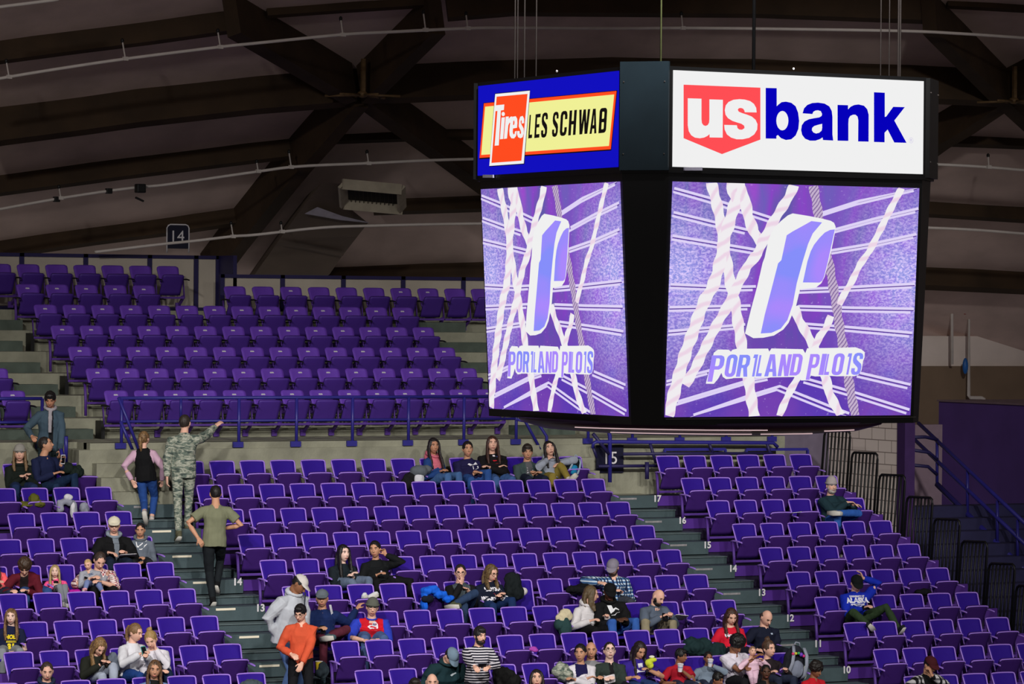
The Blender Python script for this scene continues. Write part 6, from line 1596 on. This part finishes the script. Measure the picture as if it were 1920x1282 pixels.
seated('grey_plaid_man', 'R', 9, 0, (1744, 1247), 'person in black and white plaid with a dark red cap, hand on chin', hip=1738, fw=.30, R_=(1716, 1290, .4), L_=(1748, 1266, .44), eL=(.9, 0, -.6), skin='tan', hair=('short', (30, 26, 26)), look=(10, 30, 0), turn=6, top='plaid_grey', fat=1.15, front=(.11, (18, 18, 20)), hat=('cap', (70, 26, 32)), dirL=((-.3, .1, 1), (-.5, .6, 0)), curl=(.6, 1.1))
# ------------------------------------------------------------------ things they brought
def slab(name, label, cat, c, w, h, t, xd, ud, m, m2=None, group=None):
    """thin flat thing: phone, paper; xd along its width, ud along its height"""
    x = V(xd).normalized(); u = V(ud); u = (u - x * u.dot(x)).normalized(); n = x.cross(u)
    bm = bmesh.new()
    q = lambda a, b, d: c + x * a * w / 2 + u * b * h / 2 + n * d
    r = .86
    ring = [(-1, -r), (-r, -1), (r, -1), (1, -r), (1, r), (r, 1), (-r, 1), (-1, r)]
    f = [bm.verts.new(q(a, b, t / 2)) for a, b in ring]; g = [bm.verts.new(q(a, b, -t / 2)) for a, b in ring]
    bm.faces.new(f); bm.faces.new(g[::-1])
    for k in range(8): bm.faces.new((f[k], g[k], g[(k + 1) % 8], f[(k + 1) % 8]))
    mats = [m]
    if m2:
        mats.append(m2); vs = [bm.verts.new(q(a * .86, b * .84, s)) for s in (t / 2 + .0008,) for a, b in ((-1, -1), (1, -1), (1, 1), (-1, 1))]
        bm.faces.new(vs).material_index = 1
        vs = [bm.verts.new(q(a * .86, b * .84, -t / 2 - .0008)) for a, b in ((-1, -1), (1, -1), (1, 1), (-1, 1))]
        bm.faces.new(vs[::-1]).material_index = 1
    return setp(obj(name, bm, mats, None, c), label, cat, group)
m_ph = mat('black_phone_glass', (16, 16, 20), .15); m_phw = mat('white_phone_shell', (224, 222, 226), .3); m_teal = mat('teal_phone_case', (38, 138, 132), .4); m_paper = mat('white_paper', (226, 222, 226), .8, .03)
yA = lambda i: ys('A', i); yL = lambda i: ys('L', i); yR = lambda i: ys('R', i)
PH = [('phone', 'white phone held up by the person in the navy sweater', (118, 861, yA(0) - .45), .07, .14, (1, .2, 0), (.1, -.1, 1), m_phw, m_ph),
      ('phone', 'phone in a teal case held by the person in the white fleece', (270, 1220, yA(7) - .64), .07, .13, (1, .1, .1), (0, .4, 1), m_teal, m_ph),
      ('phone', 'dark phone in the hands of the person with long hair over the face', (196, 1241, yA(7) - .66), .13, .07, (1, 0, .1), (0, .6, 1), m_ph, None),
      ('phone', 'dark phone in the hands of the blonde child in pink', (106, 1097, yA(4) - .42), .07, .13, (1, .2, 0), (0, .4, 1), m_ph, None),
      ('phone', 'black phone lying along the sleeve of the person with a blonde bun', (309, 1243, yA(7) - .56), .15, .07, (.9, -.2, -.3), (0, .5, 1), m_ph, None),
      ('phone', 'black phone in the hand of the person in the grey cap and navy top', (605, 1180, yL(6) - .56), .075, .12, (1, 0, 0), (0, .5, 1), m_ph, None),
      ('phone', 'phone held by the smiling person in the college sweatshirt', (938, 1116, yL(5) - .52), .12, .06, (1, -.3, .2), (0, .6, 1), m_ph, None),
      ('phone', 'phone held level by the bearded person in stripes', (904, 1247, -7.92), .14, .07, (1, 0, 0), (0, -.6, 1), mat('grey_phone', (110, 112, 126), .3), m_ph),
      ('phone', 'phone in the hands of the bald bearded person in grey', (1247, 1157, yL(6) - .66), .09, .13, (1, -.2, -.2), (0, .7, 1), m_ph, None),
      ('phone', 'black phone held low by the person in the blue college sweatshirt', (1624, 1139, yR(6) - .54), .12, .07, (1, 0, .1), (0, .6, 1), m_ph, None),
      ('watch', 'dark watch on the wrist of the person in pink plaid', (161, 1083, yA(4) - .555), .03, .045, (.3, -.2, 1), (1, 0, 0), m_ph, None)]
for n_, lb, (px, py, y), w, h, xd, ud, m, m2 in PH:
    slab(n_, lb, 'watch' if n_ == 'watch' else 'phone', at(px, py, y=y), w, h, .010 if n_ != 'watch' else .02, xd, ud, m, m2)
PP = [('white sheet of paper in the hands of the person in the cream cap', (239, 1041, yA(3) - .50), .24, .20, (1, -.2, .05), (0, -1, .25)),
      ('white paper pad on the seat beside the bald bearded person', (1274, 1157, yL(6) - .50), .20, .24, (1, -.1, -.12), (.1, -1, .35)),
      ('white paper left on the folded seat two places from the tall knit hat', (1492, 961, yR(2) - .38), .16, .22, (1, -.3, .1), (.1, -1, .15)),
      ('crumpled white wrapper held by the person in the dark green coat', (1143, 1273, yL(8) - .54), .16, .12, (1, -.2, .25), (0, -.3, 1))]
for lb, (px, py, y), w, h, xd, ud in PP: slab('paper', lb, 'paper', at(px, py, y=y), w, h, .006, xd, ud, m_paper)

def cup(label, c, h, r, m, rim, tilt=0):
    root = empty('cup', c, label, 'cup')
    R3 = Matrix.Rotation(math.radians(tilt), 3, 'X')
    bm = bmesh.new(); loft(bm, [c + R3 @ V((0, 0, z * h)) for z in (0, .06, .5, 1)], [r * .68, r * .72, r * .85, r], V((1, 0, 0)), 16); obj('body', bm, m, root, smooth=False)
    bm = bmesh.new(); tube(bm, [c + R3 @ V((r * math.cos(2 * PI * k / 16), r * math.sin(2 * PI * k / 16), h)) for k in range(17)], .004, 6); obj('rim', bm, rim, root, smooth=True)
    if m is not m_phw:
        return root
    bm = bmesh.new(); loft(bm, [c + R3 @ V((0, 0, z * h)) for z in (.35, .7)], [r * .80, r * .915], V((1, 0, 0)), 16); obj('band', bm, mat('pale_blue_print', (150, 164, 196), .5), root)
    return root
cup('white paper cup at the lips of the child in the red shirt', at(1275, 1259, y=yL(8) - .42), .11, .042, m_phw, m_phw, 8)
cup('white paper cup held to the mouth of the small child in grey-blue', at(1331, 1249, y=yL(8) - .40), .10, .040, m_phw, m_phw, 12)
cup('tall yellow cup with a white rim standing by the orange sweater', at(598, 1263, y=-6.0), .17, .05, mat('yellow_cup', (222, 190, 44), .4), m_phw)

def heap(name, label, cat, blobs, colr, extra=(), amp=.018, group=None):
    """soft thing built of overlapping folds: (px, py, y, rx, ry, rz)"""
    bm = bmesh.new()
    for px, py, y, rx, ry, rz in blobs: ell(bm, at(px, py, y=y), (rx, ry, rz), None, 16, 10)
    me = remesh(bm, .011); wrinkle(me, amp * 1.5, 9, amp * .9, 24, blobs[0][0] * .1); smooth(me)
    zs = min(v.co.z for v in me.vertices); c = at(blobs[0][0], blobs[0][1], y=blobs[0][2]); base = V((c.x, c.y, zs))
    me.transform(Matrix.Translation(-base)); me.materials.append(cloth(colr))
    if extra:
        root = empty(name, base, label, cat, group); link('body', me, root)
        for nm, bl, cl in extra:
            bm = bmesh.new()
            for px, py, y, rx, ry, rz in bl: ell(bm, at(px, py, y=y), (rx, ry, rz), None, 14, 9)
            m2 = remesh(bm, .010); wrinkle(m2, amp * .7, 9, amp * .4, 22, 3.3); smooth(m2); m2.transform(Matrix.Translation(-base)); m2.materials.append(cloth(cl)); link(nm, m2, root)
        return root
    return setp(link(name, me, None, base), label, cat, group)
heap('jacket', 'crumpled olive jacket lying over a seat below the grey knit hat', 'jacket', [(52, 946, yA(1) - .24, .13, .10, .05), (64, 936, yA(1) - .28, .09, .08, .10), (74, 944, yA(1) - .30, .10, .08, .06)], (92, 92, 34))
heap('jacket', 'grey and white jacket hung over the front of a seat in the second row', 'jacket', [(126, 940, yA(1) - .36, .13, .06, .05), (112, 950, yA(1) - .36, .06, .06, .11), (140, 960, yA(1) - .37, .05, .05, .15), (158, 955, yA(1) - .37, .07, .05, .10)], (140, 142, 156), (('sleeve', [(128, 932, yA(1) - .38, .07, .05, .05), (136, 956, yA(1) - .40, .04, .04, .12)], (208, 206, 212)),))
heap('bag', 'dark green bag and coat on the seat beside the person with the white phone', 'bag', [(140, 884, yA(0) - .34, .15, .12, .09), (127, 878, yA(0) - .36, .10, .10, .09)], (26, 36, 32))
heap('coat', 'pile of black and grey coats beside the pink hooded vest', 'coat', [(772, 896, yL(0) - .34, .16, .12, .12), (765, 905, yL(0) - .36, .12, .10, .12)], (24, 24, 26), (('grey_coat', [(785, 884, yL(0) - .40, .15, .11, .10), (800, 880, yL(0) - .36, .08, .09, .07)], (92, 98, 104)), ('white_lining', [(786, 897, yL(0) - .46, .09, .05, .09)], (206, 206, 212))))
heap('jacket', 'bright blue jacket thrown over a folded seat', 'jacket', [(808, 1106, yL(5) - .38, .14, .10, .07), (825, 1114, yL(5) - .40, .12, .09, .06), (840, 1122, yL(5) - .42, .10, .08, .05), (796, 1128, yL(5) - .36, .05, .07, .16)], (24, 96, 214), (('lining', [(802, 1122, yL(5) - .40, .10, .06, .06)], (22, 26, 40)),))
heap('coat', 'large black coat on the seat beside the smiling person in the college sweatshirt', 'coat', [(962, 1098, yL(5) - .30, .13, .11, .20), (966, 1112, yL(5) - .34, .13, .12, .12), (956, 1084, yL(5) - .26, .10, .08, .08)], (22, 28, 30), (('white_cloth', [(981, 1108, yL(5) - .36, .07, .05, .06)], (206, 200, 196)),))
heap('coat', 'black coat lying on the seat behind the off-white hoodie', 'coat', [(1088, 1104, yL(5) - .34, .20, .12, .07), (1075, 1106, yL(5) - .34, .12, .10, .06)], (20, 20, 24))
heap('bag', 'cream canvas bag beside the off-white hoodie', 'bag', [(1058, 1156, yL(6) - .36, .11, .08, .10), (1052, 1160, yL(6) - .38, .08, .07, .06)], (204, 192, 160), (('dark_coat', [(1060, 1178, yL(6) - .42, .10, .08, .16), (1050, 1170, yL(6) - .40, .09, .08, .09)], (40, 66, 66)),))
heap('coat', 'large dark green coat spread over seats behind the two children with cups', 'coat', [(1312, 1213, yL(7) - .34, .26, .13, .13), (1340, 1222, yL(7) - .36, .20, .12, .15), (1296, 1206, yL(7) - .32, .14, .10, .10), (1352, 1240, yL(7) - .40, .14, .10, .16)], (26, 46, 48))
heap('bag', 'camouflage bag on the seat beside the person in the white jacket', 'bag', [(1052, 1258, yL(8) - .34, .13, .10, .13), (1060, 1266, yL(8) - .36, .12, .10, .10)], 'camo')
heap('coat', 'black coat on the seat beside the striped jersey', 'coat', [(944, 1268, yL(8) - .40, .16, .12, .14), (955, 1276, yL(8) - .40, .18, .12, .12)], (22, 22, 22))
heap('coat', 'black coat on a lowered seat, high in the block with the guard rails', 'coat', [(1730, 1110, yR(5) - .36, .14, .10, .06)], (20, 20, 26))
heap('packet', 'shiny purple sweet packet on the top edge of a folded seat', 'packet', [(1000, 1216, yL(7) - .36, .07, .03, .035), (1004, 1219, yL(7) - .38, .05, .03, .03)], (170, 70, 170), amp=.008)
heap('bundle', 'lime-green bundle in the raised hand of the person in the purple T-shirt', 'bundle', [(1216, 1242, yL(8) - .47, .055, .05, .05), (1222, 1237, yL(8) - .48, .07, .05, .03), (1219, 1248, yL(8) - .47, .045, .045, .045)], (204, 214, 62), (('paper_top', [(1222, 1231, yL(8) - .47, .045, .035, .02)], (226, 222, 206)),), amp=.008)
heap('shopping_bag', 'dark bag on the floor beside the tall yellow cup', 'bag', [(606, 1256, -6.05, .08, .07, .12), (600, 1262, -6.1, .07, .06, .06)], (42, 52, 58))
heap('bag', 'small magenta bag on the seat between the blonde child and the pink plaid shirt', 'bag', [(143, 1109, yA(4) - .40, .08, .06, .03), (133, 1108, yA(4) - .40, .05, .05, .025)], (190, 30, 160), amp=.008)
heap('jacket', 'grey jacket between the long-haired person and the white fleece', 'jacket', [(212, 1238, yA(7) - .34, .08, .08, .12), (216, 1250, yA(7) - .36, .08, .08, .09)], (96, 104, 118))
heap('coat', 'grey coat at the bottom edge on the seats beside the aisle', 'coat', [(472, 1284, yA(8) - .34, .16, .12, .08)], (72, 84, 90))
# backpacks
def backpack(label, c, s, colr, col2, col3, tilt):
    root = empty('backpack', c - V((0, 0, .26 * s)), label, 'backpack')
    Rt = Matrix.Rotation(math.radians(tilt), 3, 'Y')
    P = lambda x, y, z: c + Rt @ V((x * s, y * s, z * s))
    bm = bmesh.new(); ell(bm, P(0, 0, 0), (.17 * s, .12 * s, .26 * s), Rt, 18, 14); ell(bm, P(0, .02, -.12), (.18 * s, .12 * s, .14 * s), Rt, 16, 10)
    me = remesh(bm, .011); wrinkle(me, .012, 9, .006, 24, 2.2); smooth(me); me.transform(Matrix.Translation(-root.location)); me.materials.append(cloth(colr)); link('body', me, root)
    bm = bmesh.new(); ell(bm, P(.01, -.09, -.08), (.12 * s, .07 * s, .13 * s), Rt, 14, 10)
    me = remesh(bm, .010); wrinkle(me, .01, 12, .005, 26, 1.2); smooth(me); me.transform(Matrix.Translation(-root.location)); me.materials.append(cloth(col2)); link('pocket', me, root)
    for sd in (-1, 1):
        bm = bmesh.new(); loft(bm, [P(sd * .09, -.06, .24), P(sd * .11, -.14, .14), P(sd * .12, -.17, 0), P(sd * .13, -.14, -.14), P(sd * .14, -.06, -.22)], [(.028 * s, .008 * s)] * 5, Rt @ V((1, 0, 0)), 8); obj('strap', bm, cloth(col3), root, smooth=True)
    bm = bmesh.new(); tube(bm, [P(-.05, .0, .25), P(-.03, .0, .30), P(.03, .0, .30), P(.05, .0, .25)], .010 * s, 6); obj('handle', bm, cloth(col3), root, smooth=True)
    return root, P
bp, P = backpack('big black and grey backpack with coloured beads beside the smiling person with tied-up hair', at(1488, 1243, y=yL(8) - .32), 1.0, (34, 36, 44), (124, 130, 148), (146, 152, 168), 12)
for k, cc in enumerate(((214, 60, 120), (206, 196, 60), (60, 160, 90), (110, 60, 190), (214, 50, 130))):
    bm = bmesh.new(); ell(bm, P(-.13 + .045 * k, -.15, .15 - .012 * abs(k - 2)), (.022 if k != 3 else .03,) * 3, None, 10, 8); obj('bead', bm, mat('bead_%d_%d_%d' % cc, cc, .35), bp, smooth=True)
bm = bmesh.new(); ell(bm, P(.17, -.06, -.10), (.035, .035, .10), None, 12, 8); obj('bottle', bm, mat('clear_white_bottle', (210, 214, 206), .25), bp, smooth=True)
backpack('teal and black backpack at the end of the top row beside the mustard trousers', at(1074, 874, y=yL(0) - .26), .62, (24, 30, 36), (30, 130, 176), (150, 170, 186), 20)
bpy.data.objects.remove(TMP)
for o in list(bpy.data.meshes):
    if o.users == 0: bpy.data.meshes.remove(o)
